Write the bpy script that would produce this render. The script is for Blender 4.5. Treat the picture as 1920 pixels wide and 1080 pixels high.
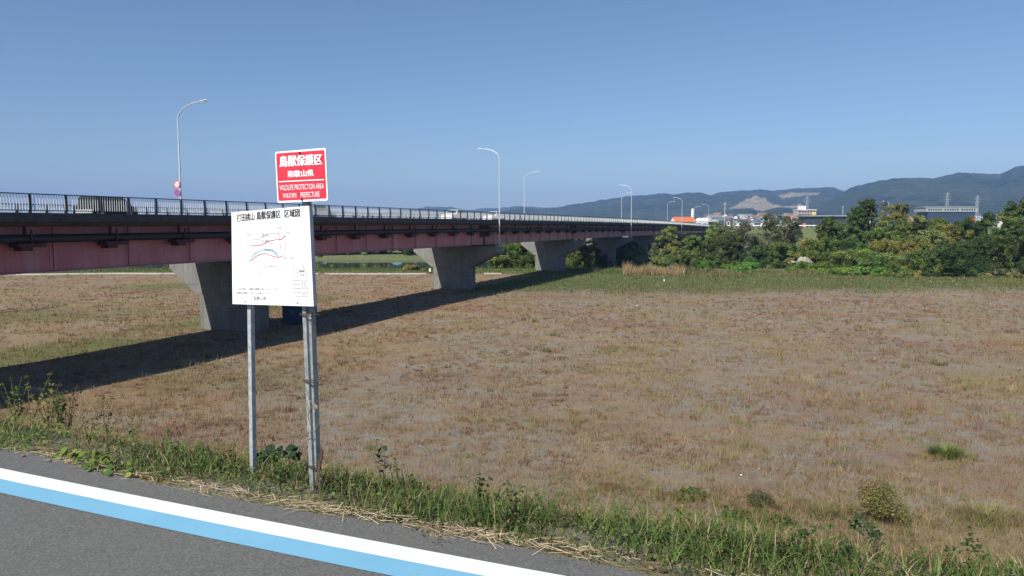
import bpy, math, random
import numpy as np
from mathutils import Vector, Matrix, Euler

C = bpy.context.scene.collection
for o in list(bpy.data.objects): bpy.data.objects.remove(o)
rnd = random.Random(7); NP = np.random.default_rng(7)
R = math.radians

# ------------------------------------------------------------------ camera, sky, sun, exposure
F, HE, HOR = 1400.0, 8.3, 423.0            # focal length in photo pixels, eye height, horizon row
PITCH = math.atan((540 - HOR) / F); SP, CP = math.sin(PITCH), math.cos(PITCH)
cam = bpy.data.objects.new('camera', bpy.data.cameras.new('camera')); C.objects.link(cam)
cam.location = (0, 0, HE); cam.rotation_euler = (math.pi / 2 - PITCH, 0, 0)
cam.data.sensor_width = 36; cam.data.lens = F / 1920 * 36
cam.data.clip_start = 0.05; cam.data.clip_end = 40000
S = bpy.context.scene; S.camera = cam
SUN = Vector((-.5626 * math.cos(R(42)), -.8266 * math.cos(R(42)), math.sin(R(42)))).normalized()
W = bpy.data.worlds.new('World'); S.world = W; W.use_nodes = True
nt = W.node_tree; bg = nt.nodes['Background']
sky = nt.nodes.new('ShaderNodeTexSky'); sky.sky_type = 'NISHITA'; sky.sun_disc = False
sky.sun_elevation = R(42); sky.sun_rotation = math.atan2(SUN.x, SUN.y)
sky.altitude = 0; sky.air_density = 0.95; sky.dust_density = 0.45; sky.ozone_density = 5.0
nt.links.new(sky.outputs[0], bg.inputs[0]); bg.inputs[1].default_value = 0.084
sl = bpy.data.lights.new('sun', 'SUN'); sl.energy = 5.0; sl.angle = R(0.5); sl.color = (1, .955, .88)
so = bpy.data.objects.new('sun', sl); C.objects.link(so); so.location = (0, 0, 60)
so.rotation_euler = SUN.to_track_quat('Z', 'Y').to_euler()
S.view_settings.view_transform = 'Standard'; S.view_settings.look = 'None'
S.view_settings.exposure = 0.35; S.view_settings.gamma = 1
S.render.engine = 'CYCLES'
S.cycles.use_denoising = True
S.cycles.max_bounces = 6; S.cycles.diffuse_bounces = 1; S.cycles.transparent_max_bounces = 8; S.cycles.volume_bounces = 0

# ------------------------------------------------------------------ helpers
def ray(px, py):
    u, v = (px - 960) / F, (py - 540) / F
    return Vector((u, CP - v * SP, -SP - v * CP))
def at(px, py, Y):                      # point of a sight line at depth Y
    r = ray(px, py); t = Y / r.y
    return Vector((r.x * t, Y, HE + r.z * t))
def gr(px, py, z=0.0):                  # point of a sight line on height z
    r = ray(px, py); t = (z - HE) / r.z
    return Vector((r.x * t, r.y * t, z))
def on_plane(px, py, p0, n, off=0.0):
    r = ray(px, py); o = Vector((0, 0, HE)); p = p0 + n * off
    return o + r * ((p - o).dot(n) / r.dot(n))

def tag(o, label=None, cat=None, group=None, kind=None):
    if label: o['label'] = label
    if cat: o['category'] = cat
    if group: o['group'] = group
    if kind: o['kind'] = kind
    return o
def empty(name, loc, rz=0.0):
    o = bpy.data.objects.new(name, None); C.objects.link(o); o.location = loc; o.rotation_euler = (0, 0, rz)
    o.empty_display_size = .2
    return o
class MB:
    def __init__(s): s.v = []; s.f = []
    def add(s, vs, fs):
        b = len(s.v); s.v += [tuple(v) for v in vs]; s.f += [tuple(i + b for i in f) for f in fs]; return s
    def box(s, c, d, M=None):
        x, y, z = d[0] / 2, d[1] / 2, d[2] / 2
        vs = [Vector((a * x, b * y, e * z)) for e in (-1, 1) for b in (-1, 1) for a in (-1, 1)]
        if M is not None: vs = [M @ v for v in vs]
        vs = [v + Vector(c) for v in vs]
        return s.add(vs, [(0, 2, 3, 1), (4, 5, 7, 6), (0, 1, 5, 4), (2, 6, 7, 3), (0, 4, 6, 2), (1, 3, 7, 5)])
    def span(s, a, b): return s.box([(a[i] + b[i]) / 2 for i in range(3)], [abs(b[i] - a[i]) for i in range(3)])
    def tube(s, pts, rad, n=8, cap=True):
        pts = [Vector(p) for p in pts]; m = len(pts)
        rads = rad if isinstance(rad, (list, tuple)) else [rad] * m
        up = Vector((0, 0, 1)); vs = []; fs = []
        prev = None
        for i, p in enumerate(pts):
            t = (pts[min(i + 1, m - 1)] - pts[max(i - 1, 0)]).normalized()
            if prev is None:
                a = t.cross(up)
                if a.length < .05: a = t.cross(Vector((1, 0, 0)))
            else: a = prev - t * prev.dot(t)
            a.normalize(); prev = a; b = t.cross(a)
            for k in range(n):
                q = 2 * math.pi * k / n; vs.append(p + (a * math.cos(q) + b * math.sin(q)) * rads[i])
        for i in range(m - 1):
            for k in range(n):
                k2 = (k + 1) % n; fs.append((i * n + k, i * n + k2, (i + 1) * n + k2, (i + 1) * n + k))
        if cap: fs.append(tuple(range(n))[::-1]); fs.append(tuple(range((m - 1) * n, m * n)))
        return s.add(vs, fs)
    def bar(s, a, b, w, h=None):            # square bar between two points
        a, b = Vector(a), Vector(b); h = h or w
        t = (b - a); L = t.length; q = t.to_track_quat('Z', 'X').to_matrix()
        return s.box((a + b) / 2, (w, h, L), q)
    def prism(s, poly, axis, a, b):         # extrude a 2-D outline along an axis (0,1,2)
        n = len(poly); vs = []
        for q in (a, b):
            for p in poly: v = list(p); v.insert(axis, q); vs.append(v)
        fs = [tuple(range(n)), tuple(range(2 * n - 1, n - 1, -1))]
        fs += [(i, i + n, (i + 1) % n + n, (i + 1) % n) for i in range(n)]
        return s.add(vs, fs)
    def build(s, name, m, parent=None, smooth=False, bevel=0):
        me = bpy.data.meshes.new(name); me.from_pydata(s.v, [], s.f); me.update()
        import bmesh
        bm = bmesh.new(); bm.from_mesh(me); bmesh.ops.recalc_face_normals(bm, faces=bm.faces)
        if bevel: bmesh.ops.bevel(bm, geom=[e for e in bm.edges if len(e.link_faces) == 2 and e.calc_face_angle(0) > .5], offset=bevel, segments=2, affect='EDGES', profile=.6)
        bm.to_mesh(me); bm.free()
        if m: me.materials.append(m)
        if smooth: me.polygons.foreach_set('use_smooth', [True] * len(me.polygons))
        o = bpy.data.objects.new(name, me); C.objects.link(o)
        if parent: o.parent = parent
        return o
def copy_tree(o, parent=None):
    c = o.copy(); C.objects.link(c)
    if parent: c.parent = parent
    for ch in list(o.children): copy_tree(ch, c)
    return c
def npmesh(name, V, faces, m, col=None, parent=None, smooth=False):
    """V (n,3); faces list of (k, index array (m,k)); col (n,3) per point"""
    me = bpy.data.meshes.new(name); V = np.asarray(V, np.float32)
    me.vertices.add(len(V)); me.vertices.foreach_set('co', V.ravel())
    idx = np.concatenate([f.ravel() for f in faces]).astype(np.int32)
    tot = np.concatenate([np.full(len(f), f.shape[1]) for f in faces]).astype(np.int32)
    st = np.concatenate([[0], np.cumsum(tot)[:-1]]).astype(np.int32)
    me.loops.add(len(idx)); me.loops.foreach_set('vertex_index', idx)
    me.polygons.add(len(tot)); me.polygons.foreach_set('loop_start', st)
    try: me.polygons.foreach_set('loop_total', tot)
    except Exception: pass
    me.update(calc_edges=True); me.validate()
    if col is not None:
        ca = me.attributes.new('Col', 'FLOAT_COLOR', 'POINT')
        ca.data.foreach_set('color', np.concatenate([col, np.ones((len(col), 1))], 1).astype(np.float32).ravel())
    if smooth: me.polygons.foreach_set('use_smooth', np.ones(len(tot), bool))
    me.materials.append(m)
    o = bpy.data.objects.new(name, me); C.objects.link(o)
    if parent: o.parent = parent
    return o
def vnoise(x, y, seed=0):
    x = np.asarray(x, float); y = np.asarray(y, float)
    xi = np.floor(x).astype(np.int64); yi = np.floor(y).astype(np.int64); fx = x - xi; fy = y - yi
    def h(a, b):
        n = (a * 374761393 + b * 668265263 + seed * 1442695041) & 0x7fffffff
        n = ((n ^ (n >> 13)) * 1274126177) & 0x7fffffff
        return ((n ^ (n >> 16)) & 0xffff) / 65535.0
    fx = fx * fx * (3 - 2 * fx); fy = fy * fy * (3 - 2 * fy)
    return (h(xi, yi) * (1 - fx) + h(xi + 1, yi) * fx) * (1 - fy) + (h(xi, yi + 1) * (1 - fx) + h(xi + 1, yi + 1) * fx) * fy
def fbm(x, y, seed=0, o=4):
    s = 0; a = .5; t = 0
    for i in range(o): s = s + a * vnoise(x * 2 ** i, y * 2 ** i, seed + i * 17); t += a; a *= .5
    return s / t
def sstep(a, b, x):
    t = np.clip((x - a) / (b - a), 0, 1); return t * t * (3 - 2 * t)

# ------------------------------------------------------------------ materials
class NT:
    def __init__(s, name):
        s.m = bpy.data.materials.new(name); s.m.use_nodes = True; s.t = s.m.node_tree; s.b = s.t.nodes['Principled BSDF']
    def n(s, kind, **kw):
        d = s.t.nodes.new(kind)
        for k, v in kw.items():
            if hasattr(d, k): setattr(d, k, v)
            else: d.inputs[k.replace('_', ' ')].default_value = v
        return d
    def l(s, a, b): s.t.links.new(a, b)
    def noise(s, vec, scale, detail=4, rough=.55, mapscale=None):
        if mapscale is not None:
            mp = s.n('ShaderNodeMapping'); mp.inputs['Scale'].default_value = mapscale; s.l(vec, mp.inputs[0]); vec = mp.outputs[0]
        q = s.n('ShaderNodeTexNoise', Scale=scale, Detail=detail, Roughness=rough); s.l(vec, q.inputs['Vector']); return q.outputs['Fac']
    def ramp(s, fac, stops):
        r = s.n('ShaderNodeValToRGB'); e = r.color_ramp.elements
        while len(e) < len(stops): e.new(.5)
        for k, (p, c) in enumerate(stops):
            e[k].position = p; e[k].color = (*c, 1) if len(c) == 3 else c
        s.l(fac, r.inputs[0]); return r.outputs[0]
    def mix(s, fac, a, b, mode='MIX'):
        x = s.n('ShaderNodeMix', data_type='RGBA', blend_type=mode)
        for v, i in ((fac, 0), (a, 6), (b, 7)):
            if isinstance(v, (int, float)): x.inputs[i].default_value = v
            elif isinstance(v, tuple): x.inputs[i].default_value = (*v, 1)
            else: s.l(v, x.inputs[i])
        return x.outputs[2]
    def bump(s, h, strength, dist):
        b = s.n('ShaderNodeBump', Strength=strength, Distance=dist); s.l(h, b.inputs['Height']); s.l(b.outputs[0], s.b.inputs['Normal'])
def g3(v): return (v, v, v)
def paint(name, c, rough=.5, var=.15, scale=6.0, metallic=0.0, spec=.5, bump=0):
    q = NT(name); tc = q.n('ShaderNodeTexCoord').outputs['Object']
    f = q.noise(tc, scale, 5, .6)
    lo = tuple(max(0, x * (1 - var)) for x in c); hi = tuple(min(1, x * (1 + var)) for x in c)
    q.l(q.ramp(f, [(.3, lo), (.7, hi)]), q.b.inputs['Base Color'])
    q.b.inputs['Roughness'].default_value = rough; q.b.inputs['Metallic'].default_value = metallic
    q.b.inputs['Specular IOR Level'].default_value = spec
    if bump: q.bump(q.noise(tc, scale * 5, 4), bump, .01)
    return q.m
def leafmat(name, trans=.3, rough=.6):
    q = NT(name); at_ = q.n('ShaderNodeAttribute', attribute_name='Col')
    q.l(at_.outputs['Color'], q.b.inputs['Base Color']); q.b.inputs['Roughness'].default_value = rough
    q.b.inputs['Specular IOR Level'].default_value = .25
    tr = q.n('ShaderNodeBsdfTranslucent'); q.l(at_.outputs['Color'], tr.inputs[0])
    mx = q.n('ShaderNodeMixShader'); mx.inputs[0].default_value = trans
    q.l(q.b.outputs[0], mx.inputs[1]); q.l(tr.outputs[0], mx.inputs[2])
    q.l(mx.outputs[0], q.t.nodes['Material Output'].inputs[0]); return q.m
M = {}
M['leaf'] = leafmat('foliage', .4); M['blade'] = leafmat('grass_blades', .25, .7); M['straw'] = leafmat('dry_straw', .1, .8)
M['bark'] = paint('bark', (.10, .075, .055), .9, .35, 3, bump=.6)
M['galv'] = paint('galvanised_steel', (.42, .45, .47), .5, .12, 12, .35)
M['galv_old'] = paint('weathered_steel_post', (.36, .38, .39), .6, .3, 25, .15)
M['post_dark'] = paint('dull_steel_post', (.24, .26, .26), .65, .35, 30, .15)
M['lamp'] = paint('lamp_pole_paint', (.52, .56, .58), .45, .06, 3, .2)
M['lamphead'] = paint('lamp_head_paint', (.72, .74, .74), .4, .06, 3)
M['glass_lamp'] = paint('lamp_glass', (.55, .56, .55), .15, .05, 3)
M['sign_white'] = paint('sign_white_enamel', (.83, .84, .83), .4, .03, 9)
M['sign_red'] = paint('sign_red_enamel', (.62, .035, .06), .4, .10, 14)
M['sign_back'] = paint('board_edge_metal', (.33, .36, .42), .5, .1, 10, .2)
M['ink'] = paint('black_lettering', (.03, .03, .035), .6, .2, 60)
M['ink_faded'] = paint('faded_lettering', (.22, .22, .23), .7, .35, 80)
M['ink_grey'] = paint('grey_map_line', (.36, .37, .36), .7, .2, 80)
M['map_red'] = paint('red_map_line', (.62, .12, .13), .6, .2, 80)
M['map_blue'] = paint('blue_map_water', (.40, .66, .85), .6, .15, 80)
M['white_letter'] = paint('white_lettering', (.84, .84, .83), .5, .03, 60)
M['rust'] = paint('rusty_iron', (.075, .04, .03), .85, .5, 40, bump=.5)
M['navy'] = paint('railing_dark_paint', (.035, .04, .06), .45, .25, 4)
M['bal'] = paint('railing_pale_aluminium', (.74, .75, .72), .45, .1, 5, .1)
M['pipe'] = paint('black_service_pipe', (.018, .018, .022), .6, .3, 2)
M['white'] = paint('white_paint', (.78, .78, .76), .5, .06, 4)
M['tyre'] = paint('tyre_rubber', (.02, .02, .02), .8, .2, 20)
M['carglass'] = paint('car_glass', (.012, .014, .016), .25, .1, 3, 0, .2)
M['kerb'] = paint('pale_concrete_strip', (.46, .43, .37), .9, .2, 2, bump=.3)
M['black'] = paint('dark_steel', (.03, .03, .035), .6, .2, 6)

def concrete():
    q = NT('pier_concrete'); tc = q.n('ShaderNodeTexCoord').outputs['Object']
    a = q.noise(tc, 1.2, 6, .65); b = q.noise(tc, 1.0, 5, .7, (1.6, 1.6, .09))
    c = q.ramp(a, [(.3, (.165, .163, .155)), (.7, (.25, .246, .23))])
    c = q.mix(q.ramp(b, [(.48, g3(0)), (.72, g3(.55))]), c, (.16, .155, .14))
    sx = q.n('ShaderNodeSeparateXYZ'); q.l(tc, sx.inputs[0]); cb = q.n('ShaderNodeCombineXYZ')
    ad = q.n('ShaderNodeMath', operation='ADD'); q.l(sx.outputs[0], ad.inputs[0]); q.l(sx.outputs[1], ad.inputs[1]); q.l(ad.outputs[0], cb.inputs[0]); q.l(sx.outputs[2], cb.inputs[1])
    br = q.n('ShaderNodeTexBrick', offset=0.0); br.inputs['Scale'].default_value = 1.0; br.inputs['Mortar Size'].default_value = .02; br.inputs['Brick Width'].default_value = .9; br.inputs['Row Height'].default_value = 1.8
    br.inputs['Color1'].default_value = (1, 1, 1, 1); br.inputs['Color2'].default_value = (.88, .88, .87, 1); br.inputs['Mortar'].default_value = (.62, .61, .60, 1); q.l(cb.outputs[0], br.inputs['Vector'])
    c = q.mix(1.0, c, br.outputs['Color'], 'MULTIPLY')
    q.l(c, q.b.inputs['Base Color']); q.b.inputs['Roughness'].default_value = .9; q.b.inputs['Specular IOR Level'].default_value = .2
    q.bump(q.noise(tc, 14, 5), .3, .02); return q.m
M['concrete'] = concrete()
def slab():
    q = NT('deck_concrete_dirty'); tc = q.n('ShaderNodeTexCoord').outputs['Object']
    b = q.noise(tc, 1.0, 5, .7, (2.2, 1, .15))
    q.l(q.ramp(b, [(.35, (.07, .068, .058)), (.7, (.16, .15, .125))]), q.b.inputs['Base Color']); q.b.inputs['Roughness'].default_value = .95
    return q.m
M['slab'] = slab()
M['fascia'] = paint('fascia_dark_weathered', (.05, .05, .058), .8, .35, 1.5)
def girder():
    q = NT('girder_faded_red_paint'); tc = q.n('ShaderNodeTexCoord').outputs['Object']
    a = q.noise(tc, .25, 5, .6); st = q.noise(tc, 1.0, 6, .7, (1.1, 1, .12)); fine = q.noise(tc, 1.0, 4, .7, (5, 1, .5))
    c = q.ramp(a, [(.3, (.40, .13, .15)), (.7, (.50, .205, .225))])
    c = q.mix(q.ramp(st, [(.5, g3(0)), (.68, g3(.6))]), c, (.42, .31, .33))
    c = q.mix(q.ramp(fine, [(.55, g3(0)), (.75, g3(.45))]), c, (.20, .07, .075))
    q.l(c, q.b.inputs['Base Color']); q.b.inputs['Roughness'].default_value = .55
    return q.m
M['girder'] = girder()
M['joint'] = paint('dark_red_joint_steel', (.07, .018, .022), .7, .3, 2)
def asphalt():
    q = NT('asphalt'); tc = q.n('ShaderNodeTexCoord').outputs['Object']
    big = q.noise(tc, .9, 5, .6); fine = q.noise(tc, 95, 4, .8)
    v = q.n('ShaderNodeTexVoronoi', Scale=300.0); q.l(tc, v.inputs['Vector'])
    c = q.ramp(fine, [(.32, (.060, .059, .054)), (.52, (.130, .128, .117)), (.70, (.235, .23, .22))])
    c = q.mix(q.ramp(big, [(.35, g3(0)), (.7, g3(.35))]), c, (.135, .13, .125))
    c = q.mix(q.ramp(q.noise(tc, 3.2, 6, .75, (1, 2.2, 1)), [(.58, g3(0)), (.70, g3(.4))]), c, (.06, .058, .055))
    c = q.mix(q.ramp(v.outputs['Color'], [(.93, g3(0)), (.96, g3(.6))]), c, (.34, .33, .31))
    q.l(c, q.b.inputs['Base Color']); q.b.inputs['Roughness'].default_value = .85; q.b.inputs['Specular IOR Level'].default_value = .35
    q.bump(fine, .5, .004); return q.m
M['asphalt'] = asphalt()
def marking(name, c):
    q = NT(name); tc = q.n('ShaderNodeTexCoord').outputs['Object']
    f = q.noise(tc, 130, 3, .7); g = q.noise(tc, 3, 5, .6)
    cc = q.ramp(g, [(.3, tuple(x * .93 for x in c)), (.7, c)])
    cc = q.mix(q.ramp(f, [(.66, g3(0)), (.76, g3(.6))]), cc, (.12, .12, .12))
    cc = q.mix(q.ramp(q.noise(tc, 9, 6, .75), [(.60, g3(0)), (.72, g3(.35))]), cc, (.25, .25, .25))
    q.l(cc, q.b.inputs['Base Color']); q.b.inputs['Roughness'].default_value = .6; q.bump(f, .35, .003); return q.m
M['line_white'] = marking('road_paint_white', (.80, .81, .80)); M['line_blue'] = marking('road_paint_blue', (.19, .44, .60))

def field():
    q = NT('field_ground'); tc = q.n('ShaderNodeTexCoord').outputs['Object']
    at_ = q.n('ShaderNodeAttribute', attribute_name='Col'); sep = q.n('ShaderNodeSeparateColor'); q.l(at_.outputs['Color'], sep.inputs[0])
    n1 = q.noise(tc, .35, 6, .62); n2 = q.noise(tc, 1.6, 6, .68); n3 = q.noise(tc, 9, 5, .75); n4 = q.noise(tc, .09, 5, .6); n5 = q.noise(tc, 40, 3, .7)
    soil = q.ramp(n3, [(.3, (.17, .155, .13)), (.7, (.33, .31, .265))])
    dry = q.ramp(n1, [(.28, (.20, .115, .068)), (.45, (.27, .175, .10)), (.6, (.295, .21, .12)), (.75, (.24, .205, .095))])
    fac = q.ramp(n3, [(.40, g3(0)), (.52, g3(1))])
    cover = q.ramp(n2, [(.40, g3(.08)), (.56, g3(.95))])
    cm = q.n('ShaderNodeMath', operation='MULTIPLY'); q.l(fac, cm.inputs[0]); q.l(cover, cm.inputs[1])
    c = q.mix(cm.outputs[0], soil, dry)
    c = q.mix(sep.outputs['Blue'], c, dry)
    c = q.mix(q.ramp(n4, [(.32, g3(.8)), (.44, g3(0))]), c, q.ramp(n3, [(.35, (.18, .155, .07)), (.65, (.33, .265, .12))]))
    gp = q.noise(tc, .28, 8, .75, (.75, 1.5, 1)); c = q.mix(q.ramp(gp, [(.53, g3(0)), (.64, g3(.65))]), c, q.ramp(n3, [(.3, (.20, .195, .17)), (.7, (.37, .365, .325))]))
    red = q.ramp(n4, [(.53, g3(0)), (.64, g3(.45))]); c = q.mix(red, c, q.ramp(n3, [(.35, (.17, .085, .06)), (.65, (.33, .18, .13))]))
    gm = q.n('ShaderNodeMath', operation='MULTIPLY'); gn = q.ramp(n2, [(.3, g3(.35)), (.6, g3(1))]); q.l(sep.outputs['Green'], gm.inputs[0]); q.l(gn, gm.inputs[1])
    green = q.ramp(n3, [(.3, (.05, .10, .02)), (.7, (.12, .17, .045))])
    c = q.mix(gm.outputs[0], c, green)
    c = q.mix(sep.outputs['Red'], c, q.ramp(n2, [(.3, (.30, .28, .24)), (.7, (.42, .39, .34))]))
    dk = q.ramp(n5, [(.30, g3(.36)), (.44, g3(.92)), (.75, g3(1.25))]); c = q.mix(1.0, c, dk, 'MULTIPLY')
    q.l(c, q.b.inputs['Base Color']); q.b.inputs['Roughness'].default_value = .95; q.b.inputs['Specular IOR Level'].default_value = .1
    q.bump(n3, .7, .12); return q.m
M['field'] = field()
def forest():
    q = NT('forested_hillside'); tc = q.n('ShaderNodeTexCoord').outputs['Object']
    at_ = q.n('ShaderNodeAttribute', attribute_name='Col'); sep = q.n('ShaderNodeSeparateColor'); q.l(at_.outputs['Color'], sep.inputs[0])
    a = q.noise(tc, .02, 6, .7); b = q.noise(tc, .004, 5, .6)
    c = q.ramp(a, [(.35, (.010, .024, .013)), (.65, (.07, .10, .042))]); c = q.mix(q.ramp(b, [(.42, g3(0)), (.62, g3(.65))]), c, (.085, .10, .05))
    bare = q.ramp(q.noise(tc, .012, 5, .7), [(.3, (.27, .22, .135)), (.7, (.50, .42, .25))])
    c = q.mix(sep.outputs['Red'], c, bare)
    q.l(c, q.b.inputs['Base Color']); q.b.inputs['Roughness'].default_value = 1; q.b.inputs['Specular IOR Level'].default_value = 0
    q.bump(a, 1.0, 40); return q.m
M['forest'] = forest()
def water():
    q = NT('river_water'); tc = q.n('ShaderNodeTexCoord').outputs['Object']
    q.l(q.ramp(q.noise(tc, .05, 3), [(.3, (.045, .062, .045)), (.7, (.075, .095, .065))]), q.b.inputs['Base Color'])
    q.b.inputs['Roughness'].default_value = .05; q.b.inputs['IOR'].default_value = 1.33
    q.bump(q.noise(tc, 1.2, 4, .6, (1, .35, 1)), .08, .04); return q.m
M['water'] = water()

# ------------------------------------------------------------------ setting: terrain, path, river, hills
def yw(x):                                # far edge of the white line
    x = np.asarray(x, float); xc = np.clip(x, -14, 8)
    return 3.39 - .40 * xc + .0065 * xc * xc + (x - xc) * np.where(x < 0, -.58, -.30)
def dside(x, y): return (np.asarray(y, float) - yw(x)) * .92       # metres from the white line
RIV0, RIV1 = 152.0, 203.0
LV0 = Vector((93.7, 372)); LVD = Vector((.3535, .9354))             # the far levee: point and direction across it
def height(x, y):
    x = np.asarray(x, float); y = np.asarray(y, float); d = dside(x, y)
    und = (fbm(x * .06, y * .06, 3) - .5) * .35 + (fbm(x * .5, y * .5, 9) - .5) * .10
    foot = 14.6
    t = np.clip((d - .9) / (foot - .9), 0, 1)
    z = 6.62 * (1 - (t * .85 + .15 * t * t * (3 - 2 * t)))
    z = np.where(d < .9, 6.69 - .07 * np.clip((d - .3) / .6, 0, 1), z)
    z = np.where(d < -4.6, 6.69 - np.clip((-4.6 - d) / 2, 0, 5.5), z)
    z = z + und * sstep(1.0, 12.0, d) + (fbm(x * 2.3, y * 2.3, 5) - .5) * .06 * sstep(.3, 1.0, d)
    riv = sstep(RIV0 - 6, RIV0 + 4, y) * (1 - sstep(RIV1 - 1.5, RIV1 + .2, y))
    z = z - riv * 2.4
    w = (x - LV0.x) * LVD.x + (y - LV0.y) * LVD.y
    z = z + np.where(w < 0, 7.6 * np.clip((w + 22) / 15, 0, 1), 7.6 - 2.6 * sstep(6, 20, w))
    z = z - sstep(1200, 6000, y) * 2
    return z
def hz(x, y): return float(height(np.array([x]), np.array([y]))[0])
def spaced(lo, hi, n, k):
    a, b = math.asinh(lo / k), math.asinh(hi / k); return k * np.sinh(np.linspace(a, b, n))
gx = spaced(-7000, 7000, 330, 3.0); gy = 6 + spaced(-400, 7600, 400, 4.5)
GX, GY = np.meshgrid(gx, gy); GZ = height(GX, GY)
nx, ny = len(gx), len(gy); I = np.arange(nx * ny).reshape(ny, nx)
Q = np.stack([I[:-1, :-1], I[:-1, 1:], I[1:, 1:], I[1:, :-1]], -1).reshape(-1, 4)
X, Y = GX.ravel(), GY.ravel(); D_ = dside(X, Y)
bn = np.array([-.9354, .3535]); bd = np.array([.3535, .9354])
PB = X * bn[0] + Y * bn[1]; SB = X * bd[0] + Y * bd[1]
gnoise = fbm(X * .07, Y * .07, 31); gn2 = fbm(X * .2, Y * .2, 41)
green = sstep(91, 100, Y + (gn2 - .5) * 20) * (PB < 40) * (1 - .25 * gn2)                         # green band before the trees
green = np.maximum(green, sstep(130, 134, Y) * .85)
green = np.maximum(green, .75 * sstep(.52, .72, gnoise) * (PB > 40))                             # patches beyond the bridge
green = np.maximum(green, .55 * sstep(.60, .78, gnoise) * (D_ > 12))
green = np.maximum(green, .9 * sstep(.35, .55, gnoise) * sstep(42.5, 44, PB) * (1 - sstep(48, 52, PB)) * (SB < 62))
green = np.maximum(green, .45 * (1 - sstep(1.0, 3.5, D_)) * (D_ > -60))
green = np.maximum(green, 0.9 * sstep(-24, -20, (X - LV0.x) * LVD.x + (Y - LV0.y) * LVD.y))
red = ((Y > RIV1 - 1.8) & (Y < RIV1 + 1.5)).astype(float)                                        # pale revetment on the far bank
blue = .75 * (PB > 40) * (Y < 150) + .5 * sstep(.45, .65, gn2) * (PB < 40) + .5 * sstep(20, 29, PB) * (PB < 34) * (SB < 75)
npmesh('ground', np.stack([X, Y, GZ.ravel()], 1), [Q], M['field'], np.stack([red, np.clip(green, 0, 1), np.clip(blue, 0, 1)], 1), smooth=True)
tag(bpy.data.objects['ground'], kind='structure')

def strip(name, o0, o1, z, m, x0=-60, x1=40, n=260, wob=0.0):
    k = np.linspace(-1, 1, n); xs = np.where(k < 0, -x0 * -np.abs(k) ** 1.6, x1 * np.abs(k) ** 1.6); V = []
    for x in xs:
        y = float(yw(x)); e = (fbm(x * 1.7, 0, 77) - .5) * wob + (fbm(x * 9., 3, 78) - .5) * wob * .5
        sh = .07 * max(0.0, min(1.0, (-x - 2.5) / .8)) * (wob > 0)
        V.append((x, y + o0 / .92, z)); V.append((x, y + (o1 + e + sh) / .92, z))
    a = np.arange(n - 1) * 2; Qs = np.stack([a, a + 2, a + 3, a + 1], 1)
    o = npmesh(name, np.array(V), [Qs], m); return tag(o, kind='structure')
strip('cycle_path', -4.4, .20, 6.70, M['asphalt'], wob=.10)
strip('white_line', -.135, 0, 6.704, M['line_white']); strip('blue_line', -.292, -.1352, 6.7042, M['line_blue'])
MB().add([(-900, RIV0 - 8, -.95), (900, RIV0 - 8, -.95), (900, RIV1 + .5, -.95), (-900, RIV1 + .5, -.95)], [(0, 1, 2, 3)]).build('river_water', M['water'])
tag(bpy.data.objects['river_water'], kind='structure')
mb = MB()
for a, b in ((-95, -33), (-32, -14.6), (-4.8, -1.8)):
    xs = np.linspace(a, b, 14)
    for i in range(13):
        x0, x1 = xs[i], xs[i + 1]; ya = 127.6 + .4 * math.sin(x0 * .1); yb = 127.6 + .4 * math.sin(x1 * .1); za, zb = hz(x0, ya), hz(x1, yb)
        mb.add([(x0, ya - .45, za - .1), (x1, yb - .45, zb - .1), (x1, yb - .45, zb + .16), (x0, ya - .45, za + .16), (x1, yb + .6, zb + .16), (x0, ya + .6, za + .16)], [(0, 1, 2, 3), (3, 2, 4, 5)])
tag(mb.build('concrete_path', M['kerb']), kind='structure')

def ridge(name, pts, D0, front, back, seed, step=3, rows=46, amp=.3, quarry=None):
    xs = np.arange(pts[0][0], pts[-1][0] + 1, step); ys = np.interp(xs, [p[0] for p in pts], [p[1] for p in pts])
    ys = ys + (fbm(xs * .09, xs * 0, seed) - .5) * 3.0
    ch = HE + (HOR - ys) / F * D0; u = (xs - 960) / F
    tt = np.concatenate([np.linspace(-1, 0, rows), np.linspace(0, 1, 9)[1:]])
    V = []; K = []
    for t in tt:
        Yd = D0 + (front * t if t < 0 else back * t); Yd = np.full(len(xs), Yd); Xd = u * Yd
        pr = (1 - abs(t)) ** .9
        n = 1 - np.abs(2 * fbm(Xd / 420, Yd / 700, seed + 5, 5) - 1) * 1.6
        z = ch * pr + amp * ch * n * pr * (1 - pr) * 2.2 - 12 * (pr < .01)
        V.append(np.stack([Xd, Yd, z], 1))
        py = HOR - (z - HE) / Yd * F; k = np.zeros(len(xs))
        if quarry and t <= 0:
            for poly in quarry:
                for i in range(len(xs)):
                    ins = False; px, pyy = xs[i], py[i] + (float(vnoise(xs[i] * .4, py[i] * .6, 4)) - .5) * 2.5
                    for a in range(len(poly)):
                        x1, y1 = poly[a]; x2, y2 = poly[a - 1]
                        if (y1 > pyy) != (y2 > pyy) and px < (x2 - x1) * (pyy - y1) / (y2 - y1) + x1: ins = not ins
                    if ins: k[i] = 1
        K.append(np.stack([k, k, k], 1))
    n = len(xs); m = len(tt); I = np.arange(n * m).reshape(m, n)
    Qf = np.stack([I[:-1, :-1], I[:-1, 1:], I[1:, 1:], I[1:, :-1]], -1).reshape(-1, 4)
    return tag(npmesh(name, np.concatenate(V), [Qf], M['forest'], np.concatenate(K), smooth=True), kind='structure')
ridge('far_hills', [(-500, 408), (0, 402), (400, 400), (640, 404), (760, 395), (800, 388), (845, 388), (875, 394), (900, 391), (942, 390), (972, 386), (1000, 388), (1060, 392), (1300, 400)], 6200, 1500, 500, 11)
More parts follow.
